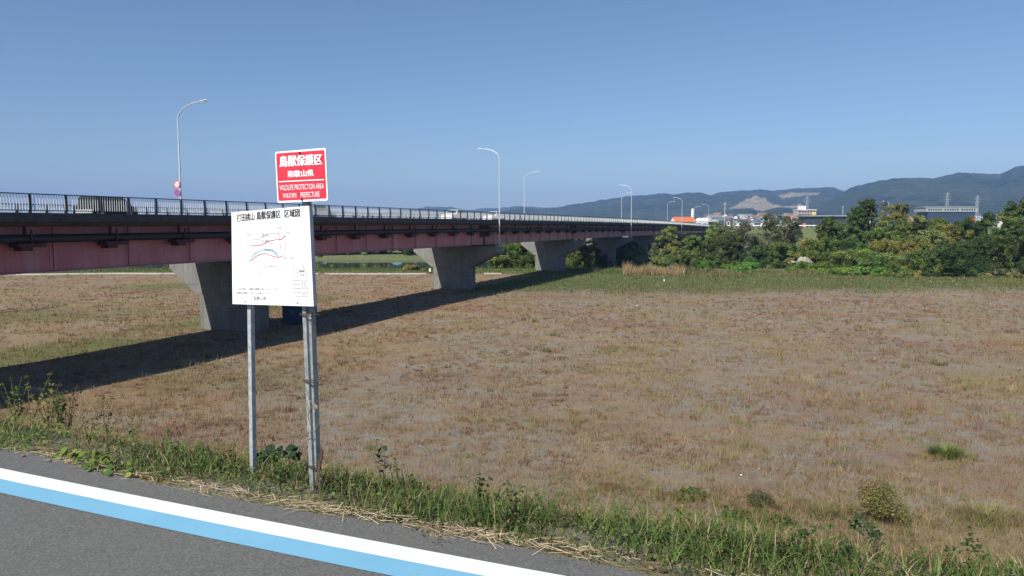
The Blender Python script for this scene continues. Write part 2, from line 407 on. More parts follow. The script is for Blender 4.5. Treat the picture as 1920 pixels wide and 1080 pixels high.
quarry = [[(1364, 392), (1385, 381), (1398, 373), (1407, 370), (1413, 367), (1420, 371), (1432, 371), (1438, 379), (1450, 385), (1475, 387), (1503, 383), (1497, 389), (1462, 393), (1445, 391), (1427, 397), (1407, 391), (1390, 391)],
          [(1455, 367), (1480, 361.5), (1535, 361.5), (1528, 366), (1500, 368), (1462, 373)]]
ridge('mountain', [(940, 398), (960, 392), (980, 388), (1010, 392), (1040, 389), (1085, 382), (1130, 375), (1170, 369), (1200, 366.5), (1225, 365), (1245, 362.5), (1258, 366.5), (1285, 362), (1310, 361), (1330, 368), (1345, 361), (1370, 359), (1400, 357), (1420, 356), (1450, 358), (1490, 354), (1540, 352), (1560, 353), (1578, 360), (1600, 366), (1700, 372), (1900, 380)], 4300, 1500, 500, 23, 2, 56, .34, quarry)
ridge('mountain', [(1500, 405), (1540, 384), (1578, 361), (1600, 351), (1635, 343), (1680, 335), (1710, 334), (1745, 337), (1785, 328), (1800, 327), (1830, 329), (1865, 327), (1895, 316), (1920, 310), (2000, 300), (2150, 296), (2400, 306), (2700, 330), (3000, 380)], 3500, 1400, 500, 37, 3, 56, .4)
ridge('foothill', [(1320, 412), (1345, 402), (1375, 394), (1400, 391), (1425, 397), (1445, 391), (1465, 389), (1500, 394), (1560, 397), (1640, 392), (1720, 388), (1820, 384), (1950, 375), (2200, 385), (2500, 412)], 2400, 600, 300, 51, 4, 30, .15)

# haze: one closed box of even, pale air round everything
hm = bpy.data.materials.new('haze'); hm.use_nodes = True; t = hm.node_tree; t.nodes.remove(t.nodes['Principled BSDF'])
pv = t.nodes.new('ShaderNodeVolumePrincipled'); pv.inputs['Color'].default_value = (.32, .53, 1.0, 1); pv.inputs['Density'].default_value = 1.5e-4; pv.inputs['Anisotropy'].default_value = 0.0
t.links.new(pv.outputs[0], t.nodes['Material Output'].inputs['Volume'])
tag(MB().span((-7500, -500, -6), (7500, 8000, 345)).build('haze', hm), kind='stuff')
bpy.data.objects['haze'].visible_shadow = True
# ------------------------------------------------------------------ the bridge (local frame: x along it, y across it, origin mid deck)
PM = 41.5; BRZ = math.atan2(.9354, .3535)
def rt(s): return 10.05 - 2e-5 * max(0, abs(s - 100)) ** 2        # railing top above the field
def gb(s): return rt(s) - 4.15 + 8e-6 * (s - 100) ** 2
def BW(s, P, z): return Vector((P * bn[0] + s * bd[0], P * bn[1] + s * bd[1], z))
S0, S1 = -12.0, 374.0
PIERS = [6.4 + 41.6 * k for k in range(9)]
bridge = empty('bridge', BW(0, PM, 0), BRZ)
tag(bridge, 'long road bridge with faded red girders on grey T shaped piers and a dark railing', 'bridge')
def extr(mb, prof, s0, s1, step=8.0, zf=None):
    """prof: list of (P, zoffset below the railing top)"""
    n = max(1, int(math.ceil((s1 - s0) / step))); k = len(prof); vs = []
    for i in range(n + 1):
        s = s0 + (s1 - s0) * i / n
        for P, dz in prof: vs.append((s, P - PM, dz(s) if callable(dz) else rt(s) + dz))
    fs = [tuple(range(k)), tuple(range(n * k, n * k + k))[::-1]]
    for i in range(n):
        for j in range(k): j2 = (j + 1) % k; fs.append((i * k + j, i * k + j2, (i + 1) * k + j2, (i + 1) * k + j))
    return mb.add(vs, fs)
extr(MB(), [(36.75, -1.47), (37.5, -1.70), (44.2, -1.70), (44.95, -1.47), (44.95, -1.25), (36.75, -1.25)], S0, S1).build('deck', M['slab'], bridge)
extr(MB(), [(36.62, -1.246), (45.08, -1.246), (45.08, -1.235), (36.62, -1.235)], S0, S1).build('road_surface', M['asphalt'], bridge)
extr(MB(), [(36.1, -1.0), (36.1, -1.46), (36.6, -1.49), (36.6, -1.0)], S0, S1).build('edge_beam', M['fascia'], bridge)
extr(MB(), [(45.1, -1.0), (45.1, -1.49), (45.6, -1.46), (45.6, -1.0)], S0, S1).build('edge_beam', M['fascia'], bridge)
XB = None; SPL = None
ends = [S0] + PIERS + [S1]
for a, b in zip(ends[:-1], ends[1:]):
    for p0, p1 in ((37.75, 39.6), (42.1, 43.95)):
        mb = MB(); a2, b2 = a + (.35 if a > S0 else 0), b - (.35 if b < S1 else 0)
        extr(mb, [(p0, -1.70), (p0, gb), (p1, gb), (p1, -1.70)], a2, b2)
        extr(mb, [(p0 - .16, lambda s: gb(s) - .045), (p0 - .16, lambda s: gb(s) - .002), (p1 + .16, lambda s: gb(s) - .002), (p1 + .16, lambda s: gb(s) - .045)], a2, b2)
        mb.build('girder', M['girder'], bridge)
    for s in np.arange(a + 3.2, b - 1, 4.9):
        if s > 20 and s < 300:
            hgt = rt(s) - 1.72 - gb(s) - .06
            if SPL is None: SPL = o = MB().box((0, 0, 0), (.42, .03, 1)).box((-.0, -.05, 0), (.05, .1, .995)).build('splice_plate', M['girder'], bridge)
            else: o = SPL.copy(); C.objects.link(o); o.parent = bridge
            o.location = (s, 37.737 - PM, gb(s) + .05 + hgt / 2); o.scale = (1, 1, hgt)
    for s in np.arange(a + 4, b - 2, 5.2):
        if XB is None: XB = o = MB().box((0, 0, 0), (.2, 2.45, 1.6)).build('cross_beam', M['joint'], bridge)
        else: o = XB.copy(); C.objects.link(o); o.parent = bridge
        o.location = (s, 40.85 - PM, (rt(s) - 1.7 + gb(s)) / 2 + .2)
for s in PIERS:                                                       # joint boxes, bearings, piers
    for p in (38.6, 43.1):
        sg = -1 if p < 41 else 1
        mb = MB().span((s - .33, p - .7 - PM, gb(s)), (s + .33, p + .7 - PM, rt(s) - 1.72)); mb.span((s - 1.5, p + sg * .69 - PM, rt(s) - 3.2), (s + 1.5, p + sg * 1.07 - PM, rt(s) - 1.75))
        mb.build('girder_joint', M['joint'], bridge)
    mb = MB(); top = gb(s) - .27
    for p in (38.2, 39.2, 42.6, 43.5): MB().span((s - 1.0, p - .25 - PM, top - .02), (s + 1.0, p + .25 - PM, gb(s) - .046)).build('bearing', M['black'], bridge)
    z0 = hz(*BW(s, PM, 0).xy) - .6
    cz = top - 2.75
    mb = MB(); w0, w, t_ = -2.1, 3.15, 1.15; c = .2
    mb.prism([(s - t_, w0 + c), (s - t_ + c, w0), (s + t_ - c, w0), (s + t_, w0 + c), (s + t_, w - c), (s + t_ - c, w), (s - t_ + c, w), (s - t_, w - c)], 2, z0, cz + .01)
    col = mb.build('pier', M['concrete'], bridge)
    cap = MB().prism([(-5.95, top), (-5.95, top - .75), (-2.3, cz), (3.3, cz), (5.95, top - .75), (5.95, top)], 0, s - 1.18, s + 1.18).build('pier_cap', M['concrete'], col, bevel=.03)
for s0, s1 in ((S0 - 5, S0 + .3), (S1 - .3, S1 + 6)):                 # abutments
    MB().span((s0, -5.6, -1), (s1, 5.6, gb((s0 + s1) / 2) - .1)).span(*(((S1 + .7, -5.6, 3), (s1, 5.6, rt(S1) - 1.26)) if s0 > 0 else ((s0, -5.6, 3), (S0 - .7, 5.6, rt(S0) - 1.26)))).build('abutment', M['kerb'], bridge)
pm = MB(); pts = [(s, 37.15 - PM, rt(s) - 2.33) for s in np.arange(S0, S1, 6.0)]; pm.tube(pts, .225, 12).build('service_pipe', M['pipe'], bridge, smooth=True)
br0 = None; ss = list(np.arange(S0 + 3, S1 - 3, 5.2))
for s in ss[:98]:
    if br0 is None:
        mb = MB().box((0, 0, -.33), (1.5, .75, .2)).box((-.25, 0, -.52), (.62, .6, .2)).box((0, .2, .25), (.1, .12, .95)).box((0, -.3, .1), (.08, .06, .8))
        br0 = o = mb.build('pipe_bracket', M['joint'], bridge)
    else: o = br0.copy(); C.objects.link(o); o.parent = bridge
    o.location = (s, 37.2 - PM, rt(s) - 2.33)
# railings: rails and balusters in one part, each post a sub-part (100 nearest) and the rest as stuff
def railing(P, H, nm):
    mb = MB(); o_ = P - PM; b = -1.0
    for z, hh, w in ((H - 1.0 - .04, .055, .09), (-1.0 + .13, .045, .05)):
        extr(mb, [(P - w / 2, z - hh / 2), (P + w / 2, z - hh / 2), (P + w / 2, z + hh / 2), (P - w / 2, z + hh / 2)], S0, S1)
    r = mb.build('railing', M['navy'], bridge)
    s = np.arange(S0 + .08, S1, .155); k = len(s); zt = np.array([rt(v) for v in s])
    V = []
    for dx, dy in ((-.017, -.011), (.017, -.011), (.017, .011), (-.017, .011)):
        V.append(np.stack([s + dx, np.full(k, o_ + dy), zt - 1.0 + .10], 1)); V.append(np.stack([s + dx, np.full(k, o_ + dy), zt + H - 1.0 - .08], 1))
    V = np.stack(V, 1).reshape(-1, 3); base = np.arange(k)[:, None] * 8
    F4 = np.concatenate([base + np.array(q) for q in ((0, 2, 3, 1), (2, 4, 5, 3), (4, 6, 7, 5), (6, 0, 1, 7))])
    npmesh('baluster', V, [F4], M['bal'], None, r)['kind'] = 'stuff'
    sp = list(np.arange(S0 + .9, S1 - .3, 2.0)); sp.sort(key=lambda v: v if v > 22 else 1000 - v)
    pr = None; rest = MB()
    pb = lambda: MB().prism([(-.055, 0), (.085, 0), (.045, H - .02), (-.04, H - .02)], 0, -.055, .055)
    for i, v in enumerate(sp):
        if i < 98:
            if pr is None: pr = o = pb().build('railing_post', M['navy'], r)
            else: o = pr.copy(); C.objects.link(o); o.parent = r
            o.location = (v, o_, rt(v) - 1.0)
        else:
            q = pb(); rest.add([(a + v, b_ + o_, c_ + rt(v) - 1.0) for a, b_, c_ in q.v], q.f)
    rest.build('railing_post', M['navy'], r)['kind'] = 'stuff'
railing(36.22, 1.0, 'near'); railing(45.48, .72, 'far')
# ------------------------------------------------------------------ lamps on the piers
def lamp_master():
    r = empty('street_lamp', (0, 0, 0))                               # local +x: arm direction
    H = 11.1; pts = [(0, 0, 0), (0, 0, 4.4), (0, 0, 8), (0, 0, H)]; rad = [.092, .082, .068, .054]
    for k in range(1, 11):
        q = k / 10 * math.pi / 2 * .93; pts.append((2.55 * (1 - math.cos(q)), 0, H + 1.32 * math.sin(q))); rad.append(.054 - .0014 * k)
    MB().tube(pts, rad, 10).box((0, 0, .03), (.4, .4, .06)).build('pole', M['lamp'], r, smooth=False)
    e = Vector(pts[-1])
    Mx = Matrix.Rotation(-.10, 3, 'Y'); mb = MB(); prof = [(-.12, .05), (0, .085), (.25, .15), (.55, .15), (.75, .10), (.82, .03)]; vs = []; n = 10
    for x, w in prof:
        for k in range(n):
            a = 2 * math.pi * k / n; vs.append(e + Mx @ Vector((x, w * math.cos(a), .062 * math.sin(a) * (w / .15) ** .5 * (1 if math.sin(a) > 0 else .5))))
    fs = [(i * n + k, i * n + (k + 1) % n, (i + 1) * n + (k + 1) % n, (i + 1) * n + k) for i in range(len(prof) - 1) for k in range(n)]
    mb.add(vs, fs + [tuple(range(n))[::-1], tuple(range(len(vs) - n, len(vs)))]).build('lamp_head', M['lamphead'], r, smooth=True)
    MB().box(e + Vector((.4, 0, -.045)), (.42, .2, .035)).build('lamp_glass', M['glass_lamp'], bpy.data.objects[[c.name for c in r.children if c.name.startswith('lamp_head')][0]])
    return r
near_l = ['tall street lamp standing in front of the girder at the second pier',
          'street lamp before the fourth pier, just right of a far row lamp',
          'street lamp in front of the orange roof, arm to the left',
          'most distant lamp of the near row, at the end of the bridge']
far_l = ['tall street lamp with two round road signs, behind the railing at the left',
         'street lamp behind the railing, next right of the second pier lamp',
         'street lamp behind the railing, close left of a near row lamp',
         'street lamp just left of the orange roof, arm to the right',
         'most distant lamp of the far row, beside the white tank']
lm = None; LAMP1 = None
for side, labs, ks in ((0, near_l, (2, 4, 6, 8)), (1, far_l, (1, 3, 5, 7, 9))):
    for lab, k in zip(labs, ks):
        s = 48.4 + 41.6 * (k - 1) - (.4 if side else 0)
        if lm is None: lm = o = lamp_master()
        else: o = copy_tree(lm)
        P = 35.75 if side == 0 else 47.15
        zb = gb(min(s, S1)) - .27
        o.location = BW(s, P, zb)
        d = Vector((bn[0], bn[1])) * (1 if side == 0 else -1)
        o.rotation_euler = (0, 0, math.atan2(d.y, d.x)); o.scale = (1, 1, (17.95 + .12 * (1 if s < 150 else -3) - zb) / 12.3)
        tag(o, lab, 'street lamp', 'street lamps along the bridge')
        if side and k == 1: LAMP1 = (s, P)
# round road signs on the first far lamp, facing back along the bridge
def disc(mb, c, ax, r0, r1, off, n=28):
    ax = ax.normalized(); a = ax.cross(Vector((0, 0, 1))).normalized(); b = a.cross(ax) * -1; b = Vector((0, 0, 1)); c = c + ax * off
    if r0 <= 0:
        vs = [c + (a * math.cos(2 * math.pi * k / n) + b * math.sin(2 * math.pi * k / n)) * r1 for k in range(n)]; mb.add(vs, [tuple(range(n))])
    else:
        vs = [c + (a * math.cos(2 * math.pi * k / n) + b * math.sin(2 * math.pi * k / n)) * r for r in (r0, r1) for k in range(n)]
        mb.add(vs, [(k, (k + 1) % n, n + (k + 1) % n, n + k) for k in range(n)])
    return mb
def text_mesh(body, off=0.0):
    cu = bpy.data.curves.new('t', 'FONT'); cu.body = body; cu.size = 1; cu.offset = off; cu.resolution_u = 3
    o = bpy.data.objects.new('t', cu); C.objects.link(o); dg = bpy.context.evaluated_depsgraph_get()
    me = bpy.data.meshes.new_from_object(o.evaluated_get(dg)); vs = [v.co.copy() for v in me.vertices]; fs = [tuple(p.vertices) for p in me.polygons]
    bpy.data.objects.remove(o); bpy.data.curves.remove(cu); bpy.data.meshes.remove(me)
    if not vs: return [], []
    x0, x1 = min(v.x for v in vs), max(v.x for v in vs); y0, y1 = min(v.y for v in vs), max(v.y for v in vs)
    return [((v.x - x0) / (x1 - x0), (v.y - y0) / (y1 - y0)) for v in vs], fs
def road_sign(z, lab, kind):
    s, P = LAMP1; ax = Vector((-bd[0], -bd[1], 0)) + Vector((-.1, -.25, 0)); ax.normalize()
    c = BW(s, P, z) + ax * .14 + Vector((.9354, -.3535, 0)) * -.22
    r = empty('road_sign', c); 
    pl = MB(); pts = [tuple(Vector((0, 0, 0)) + ax * q) for q in (-.03, 0)]; pl.tube(pts, .32, 28)
    pl.tube([ax * -.03, ax * -.09 + Vector((.2, -.07, 0))], .025, 6)
    plate = pl.build('plate', M['sign_white'], r)
    a = Vector((0, 0, 1)).cross(ax).normalized()
    if kind == 'limit':
        disc(MB(), Vector(), ax, .225, .315, .004).build('border', M['sign_red'], plate)
        uv, fs = text_mesh('50', 0)
        MB().add([ax * .006 + a * ((u - .5) * .32) + Vector((0, 0, (v - .5) * .26)) for u, v in uv], fs).build('lettering', M['bluesign'], plate)
    else:
        disc(MB(), Vector(), ax, 0, .24, .004).build('blue_field', M['bluesign'], plate)
        mb = disc(MB(), Vector(), ax, .235, .315, .006)
        dgn = (a * .707 + Vector((0, 0, -.707))); pr = (a * .707 + Vector((0, 0, .707)))
        mb.add([ax * .007 + dgn * q * .25 + pr * w for q, w in ((-1, -.035), (1, -.035), (1, .035), (-1, .035))], [(0, 1, 2, 3)]).build('border', M['sign_red'], plate)
    tag(r, lab, 'road sign', 'round road signs on the lamp post')
M['bluesign'] = paint('blue_sign_enamel', (.03, .14, .45), .4, .05, 9)
zz = at(330, 345, 61).z
road_sign(zz, 'round white road sign with red rim reading 50 on the left lamp post', 'limit')
road_sign(zz - .68, 'round blue no parking sign with red rim on the left lamp post', 'park')

# ------------------------------------------------------------------ vehicles on the bridge
def carbody(mb, prof, w, tum):            # side outline (x,z) with narrower top
    n = len(prof); zc = max(p[1] for p in prof)
    vs = []
    for sg in (-1, 1):
        for x, z in prof:
            k = max(0, (z - .85) / max(.01, zc - .85)); vs.append((x, sg * (w / 2 - tum * k), z))
    return mb.add(vs, [tuple(range(n)), tuple(range(2 * n - 1, n - 1, -1))] + [(i, i + n, (i + 1) % n + n, (i + 1) % n) for i in range(n)])
def vehicle(name, kind, paintm, lab, s, P, fwd=1):
    r = empty(name, BW(s, P, rt(s) - 1.234), BRZ + (0 if fwd > 0 else math.pi)); r.rotation_euler.z = BRZ + (0 if fwd > 0 else math.pi)
    if kind == 'van':
        L, w = 4.35, 1.66; prof = [(-2.15, .32), (-2.17, .9), (-2.05, 1.0), (-1.95, 1.52), (-1.8, 1.6), (.55, 1.6), (.85, 1.55), (1.55, .98), (2.08, .84), (2.17, .6), (2.15, .3)]
        side = [[(-1.85, 1.02), (-1.78, 1.48), (-.75, 1.5), (-.75, 1.02)], [(-.65, 1.02), (-.65, 1.5), (.3, 1.5), (.3, 1.0)], [(.4, 1.0), (.4, 1.5), (.62, 1.49), (1.2, 1.02)]]; wx = (-1.35, 1.35); tum = .12
    else:
        L, w = 4.2, 1.66; prof = [(-2.05, .32), (-2.1, .85), (-1.75, .95), (-1.35, 1.36), (-1.1, 1.44), (.1, 1.45), (.35, 1.4), (1.0, .95), (1.9, .82), (2.08, .6), (2.05, .3)]
        side = [[(-1.55, .97), (-1.22, 1.35), (-.55, 1.38), (-.55, .97)], [(-.47, .97), (-.47, 1.38), (.2, 1.37), (.78, .97)]]; wx = (-1.3, 1.3); tum = .2
    b = carbody(MB(), prof, w, tum).build('body', paintm, r, bevel=.05)
    zc = max(p[1] for p in prof)
    for sg in (-1, 1):
        for q in side:
            y = lambda z: sg * (w / 2 - tum * max(0, (z - .85) / (zc - .85)) + .012)
            MB().add([(x, y(z), z) for x, z in q], [(0, 1, 2, 3)]).build('side_window', M['carglass'], b)
    i = [k for k, p in enumerate(prof) if p[0] > .3 and p[1] > 1.35][-1]; (x0, z0), (x1, z1) = prof[i], prof[i + 1]
    yw_ = w / 2 - tum - .06
    nx_, nz_ = (z0 - z1), (x1 - x0); nl = math.hypot(nx_, nz_); nx_, nz_ = nx_ / nl * .012, nz_ / nl * .012
    lp = lambda t: (x0 + (x1 - x0) * t + nx_, z0 + (z1 - z0) * t + nz_)
    (xa, za), (xb, zb) = lp(.08), lp(.92)
    MB().add([(xa, -yw_, za), (xa, yw_, za), (xb, yw_ + .06, zb), (xb, -yw_ - .06, zb)], [(0, 1, 2, 3)]).build('windscreen', M['carglass'], b)
    (x0, z0), (x1, z1) = prof[2], prof[3]
    MB().add([(x0 + (x1 - x0) * .1 - .012, -.6, z0 + (z1 - z0) * .1), (x0 + (x1 - x0) * .1 - .012, .6, z0 + (z1 - z0) * .1), (x0 + (x1 - x0) * .9 - .012, .55, z0 + (z1 - z0) * .9), (x0 + (x1 - x0) * .9 - .012, -.55, z0 + (z1 - z0) * .9)], [(0, 1, 2, 3)]).build('rear_window', M['carglass'], b)
    MB().box((-L / 2 + .02, 0, .52), (.16, w - .1, .26)).build('bumper', M['chrome'] if kind == 'van' else paintm, b, bevel=.03)
    for sg in (-1, 1):
        MB().box((L / 2 - .12, sg * (w / 2 - .25), .72), (.12, .3, .13)).build('headlight', M['glass_lamp'], r, bevel=.02)
        for x in wx:
            wv = MB().tube([(x, sg * (w / 2 - .19), .31), (x, sg * (w / 2 + .015), .31)], .31, 18).build('wheel', M['tyre'], r)
            MB().tube([(x, sg * (w / 2), .31), (x, sg * (w / 2 + .025), .31)], .18, 12).build('rim', M['galv'], wv)
    return tag(r, lab, 'van' if kind == 'van' else 'car', 'vehicles crossing the bridge')
M['chrome'] = paint('bright_bumper', (.7, .71, .7), .25, .05, 5, .6)
M['car_black'] = paint('car_paint_black', (.010, .010, .014), .55, .1, 2, 0, .2); M['car_white'] = paint('car_paint_white', (.75, .76, .76), .3, .03, 2); M['car_silver'] = paint('car_paint_silver', (.5, .52, .54), .3, .05, 2, .4)
def s_at(px, P): # bridge coordinate where a sight line meets the plane P
    u = (px - 960) / F
    return P * (-bn[0] + u * bn[1]) / (bd[0] - u * bd[1])
vehicle('van', 'van', M['car_black'], 'black minivan behind the railing near the left end of the bridge', s_at(206, 43.2), 43.2).scale = (.82, .95, .93)
vehicle('car', 'car', M['car_silver'], 'silver car behind the railing just right of the red sign', s_at(597, 43.2), 43.2)
vehicle('car', 'car', M['car_white'], 'white car on the bridge well left of the lamp at the second pier', s_at(852, 39.6), 39.6, -1)
vehicle('car', 'car', M['car_white'], 'white car on the bridge directly behind the lamp at the second pier', s_at(926, 39.6), 39.6, -1)

p = BW(53.2, 39.6, 0); p.z = hz(p.x, p.y); box = empty('storage_box', p, BRZ)
tag(box, 'blue steel storage box under the bridge, half hidden behind the map board', 'storage box')
M['blue_steel'] = paint('blue_painted_steel', (.06, .10, .17), .5, .2, 3)
mb = MB(); prof = []
for i in range(17): prof.append((-1.0 + i * .125, -1.05 + (.03 if i % 2 else 0)))
mb.prism(prof + [(1.0, 1.05), (-1.0, 1.05)], 2, 0, 2.4).build('body', M['blue_steel'], box)
MB().span((-1.08, -1.12, 2.4), (1.08, 1.12, 2.5)).build('roof', M['blue_steel'], box, bevel=.02)
for q in (-1, 1):
    d_ = MB().span((-1.04, q * .5 - .47, .12), (-1.001, q * .5 + .47, 2.28)).build('door', M['blue_steel'], box); MB().span((-1.08, q * .12 - .02, .9), (-1.041, q * .12 + .02, 1.3)).build('handle', M['galv'], d_)
# ------------------------------------------------------------------ notice board and red sign
A0, KD = Vector((-1.741, 4.857, 0)), Vector((.809, -.588, 0)).normalized()
BN = Vector((-.588, -.809, 0)).normalized()                     # faces the path
BP0 = A0 + BN * .03
def quad_plane(cs, p0, n, off=0.0): return [on_plane(x, y, p0, n, off) for x, y in cs]
class Face:                                                      # a flat sign: photo outline on its own real plane
    def __init__(s, tl, tr, br, bl, p0, n): s.c = (tl, tr, br, bl); s.p0 = p0; s.n = n
    def bil(s, a, b):
        tl, tr, br, bl = s.c
        return (tl[0] * (1 - a) * b + tr[0] * a * b + br[0] * a * (1 - b) + bl[0] * (1 - a) * (1 - b), tl[1] * (1 - a) * b + tr[1] * a * b + br[1] * a * (1 - b) + bl[1] * (1 - a) * (1 - b))
    def P(s, px, py, off=.0015): return on_plane(px, py, s.p0, s.n, off)
    def AB(s, a, b, off=.0015): return s.P(*s.bil(a, b), off)
    def text(s, mb, body, quad, bold=0.0, off=.0015):           # quad tl,tr,br,bl in photo pixels
        uv, fs = text_mesh(body, 0); f = Face(*quad, s.p0, s.n); t = MB() if isinstance(mb, list) else mb
        if t is not mb: mb.append(t)
        k_ = bold * 1.15 / max(1, len(body) * .8)
        for q, (du, dv) in enumerate(((0, 0), (-k_, 0), (k_, 0), (0, -bold * .5), (0, bold * .5)) if bold > .015 else ((0, 0),)): t.add([f.AB(u + du, v + dv, off + q * .00012) for u, v in uv], fs)
    def line(s, mb, pts, w, off=.0015):
        pts = [Vector(s.P(x, y, off)) for x, y in pts]
        if isinstance(mb, list): mb.append(MB()); mb = mb[-1]
        for a, b in zip(pts[:-1], pts[1:]):
            t = (b - a).normalized(); q = t.cross(s.n) * w / 2; e = t * w * .3; mb.add([a - e + q, b + e + q, b + e - q, a - e - q], [(0, 1, 2, 3)])
    def put(s, body, quad, bold, m, name, par, root, off=.0015): mb = MB(); s.text(mb, body, quad, bold, off); return loc(mb.build(name, m, par), root)
    def putline(s, pts, w, off, m, name, par, root): mb = MB(); s.line(mb, pts, w, off); return loc(mb.build(name, m, par), root)
    def panel(s, th, rad=0.0, nrad=5):
        if rad:
            out = []
            for (cx, cy, q0) in ((rad, 1 - rad, 180), (1 - rad, 1 - rad, 90), (1 - rad, rad, 0), (rad, rad, 270)):
                for k in range(nrad + 1): a = R(q0 - 90 * k / nrad); out.append((cx + rad * math.cos(a), cy + rad * math.sin(a)))
        else: out = [(0, 1), (1, 1), (1, 0), (0, 0)]
        fr = [s.AB(a, b, 0) for a, b in out]; n = len(fr)
        return fr, [p - s.n * th for p in fr], n
def smooth_path(pts, k=6):
    out = []; P_ = [pts[0]] + list(pts) + [pts[-1]]
    for i in range(1, len(P_) - 2):
        p0, p1, p2, p3 = [np.array(P_[i + j], float) for j in (-1, 0, 1, 2)]
        for t in np.linspace(0, 1, k, endpoint=False): out.append(tuple(.5 * (2 * p1 + (p2 - p0) * t + (2 * p0 - 5 * p1 + 4 * p2 - p3) * t * t + (3 * p1 - p0 - 3 * p2 + p3) * t ** 3)))
    return out + [tuple(pts[-1])]
nb = empty('notice_board', (A0 + KD * .26).to_tuple()); nb.location.z = hz(nb.location.x, nb.location.y)
tag(nb, 'white map board with black Japanese writing on two thin steel posts', 'notice board')
INV = Matrix.Translation(-nb.location)
def loc(o, root):                                                # meshes are written in world coordinates: move them under the root
    o.data.transform(Matrix.Translation(-root.location)); return o
bf = Face((434, 398), (579.5, 386), (588, 574.5), (436, 570), BP0, BN)
fr, bk, n = bf.panel(.026)
panel = loc(MB().add(fr, [tuple(range(n))]).add([p - BN * .0005 for p in fr] + bk, [tuple(range(2 * n - 1, n - 1, -1))] + [(i, (i + 1) % n, n + (i + 1) % n, n + i) for i in range(n)]).build('panel', M['sign_back'], nb), nb)
panel.data.materials.append(M['sign_white']); 
for p in panel.data.polygons:
    if p.index == 0: p.material_index = 1
def sub(mb, m, name='lettering', par=None, root=None):
    for q in (mb if isinstance(mb, list) else [mb]): loc(q.build(name, m, par), root)
Z2 = lambda x, y: (430 + x / 10.8, 380 + y / 10.8)               # photo pixel of a point in a close view of the board
Z3 = lambda x, y: (430 + x / 10.8, 480 + y / 10.8)
mb = []
bf.text(mb, '打田桃山', [Z2(150, 232), Z2(502, 200), Z2(506, 356), Z2(152, 392)], .0155)
bf.text(mb, '鳥獣保護区', [Z2(548, 180), Z2(1030, 148), Z2(1036, 312), Z2(548, 348)], .022)
bf.text(mb, '区域図', [Z2(1115, 142), Z2(1420, 116), Z2(1426, 288), Z2(1118, 302)], .022)
sub(mb, M['ink'], 'lettering', panel, nb)
mb = []
bf.text(mb, 'この区域は、鳥獣の捕獲が禁止されています。', [Z3(145, 640), Z3(1010, 652), Z3(1010, 700), Z3(145, 690)], .012)
bf.text(mb, '鳥獣の保護にご協力をお願いします。', [Z3(150, 722), Z3(830, 735), Z3(832, 782), Z3(150, 768)], .012)
bf.text(mb, '和歌山県', [Z3(485, 812), Z3(745, 818), Z3(748, 905), Z3(485, 898)], .012)
for x, y in ((318, 925), (1382, 955)):
    c = bf.P(*Z3(x, y), .002); loc(disc(MB(), c, BN, 0, .006, 0, 8).build('screw', M['rust'], panel), nb)
sub(mb, M['ink_faded'], 'lettering', panel, nb)
mb = []
for w, pts in ((.0042, [(440, 872), (560, 868), (650, 850), (760, 800), (850, 765), (960, 748), (1040, 745), (1080, 715), (1120, 665)]), (.0046, [(440, 1180), (520, 1100), (600, 1055), (700, 1030), (780, 1042), (880, 1085), (980, 1102), (1060, 1090)])):
    bf.line(mb, smooth_path([Z2(*p) for p in pts]), w, .0022)
sub(mb, M['map_red'], 'map_route', panel, nb)
mb = []
for w, pts in ((.003, [(440, 680), (480, 730), (560, 745), (620, 725), (700, 680), (800, 635), (900, 615), (1000, 630), (1060, 665)]), (.004, [(990, 560), (1010, 700), (1030, 850), (1045, 1010)]), (.003, [(1130, 770), (1140, 830), (1115, 920), (1100, 1040), (1060, 1090)]),
               (.0025, [(440, 880), (445, 1060)]), (.0025, [(500, 745), (505, 1040)]), (.0035, [(565, 1110), (600, 1220), (635, 1345)]), (.002, [(890, 1140), (830, 1200), (800, 1250)]), (.002, [(770, 1300), (670, 1330)]), (.003, [(1120, 670), (1135, 740)])):
    bf.line(mb, smooth_path([Z2(*p) for p in pts]), w, .0018)
for t_, x0, x1, y0, y1 in (('至岩出', 350, 445, 630, 668), ('国道24号線', 650, 790, 610, 690), ('至和泉', 955, 1055, 490, 530), ('至橋本', 1150, 1240, 590, 635), ('至和歌山', 320, 425, 840, 872), ('紀の川', 820, 915, 805, 845), ('JR線', 620, 800, 745, 815), ('至貴志', 560, 650, 1425, 1460), ('県道桃山線', 785, 955, 1265, 1305), ('竹房橋 桃山下井阪線', 1075, 1310, 1098, 1140)):
    bf.text(mb, t_, [Z2(x0, y0), Z2(x1, y0 - 2), Z2(x1, y1), Z2(x0, y1 + 2)], .01)
sub(mb, M['ink_grey'], 'map_line', panel, nb)
mb = []
for hw, pts in ((2.2, [(400, 1190), (470, 1080), (540, 1015), (640, 970), (720, 945), (800, 950), (860, 985)]), (3.6, [(700, 948), (780, 958), (850, 958), (900, 985), (960, 1050), (985, 1075)])):
    bf.line(mb, smooth_path([Z2(*p) for p in pts]), hw * .0036, .0015)
sub(mb, M['map_blue'], 'map_river', panel, nb)
mb = []; ys = [178, 262, 340, 420, 497, 578, 657, 738, 815]
for i, y in enumerate(ys): bf.line(mb, [Z3(1290 + i * 5, y + 0), Z3(1545 + i * 5, y + 2)], .0022)
bf.line(mb, [Z3(1290, 178), Z3(1330, 815)], .0022); bf.line(mb, [Z3(1545, 180), Z3(1588, 817)], .0022); bf.line(mb, [Z3(1375, 262), Z3(1408, 815)], .0022)
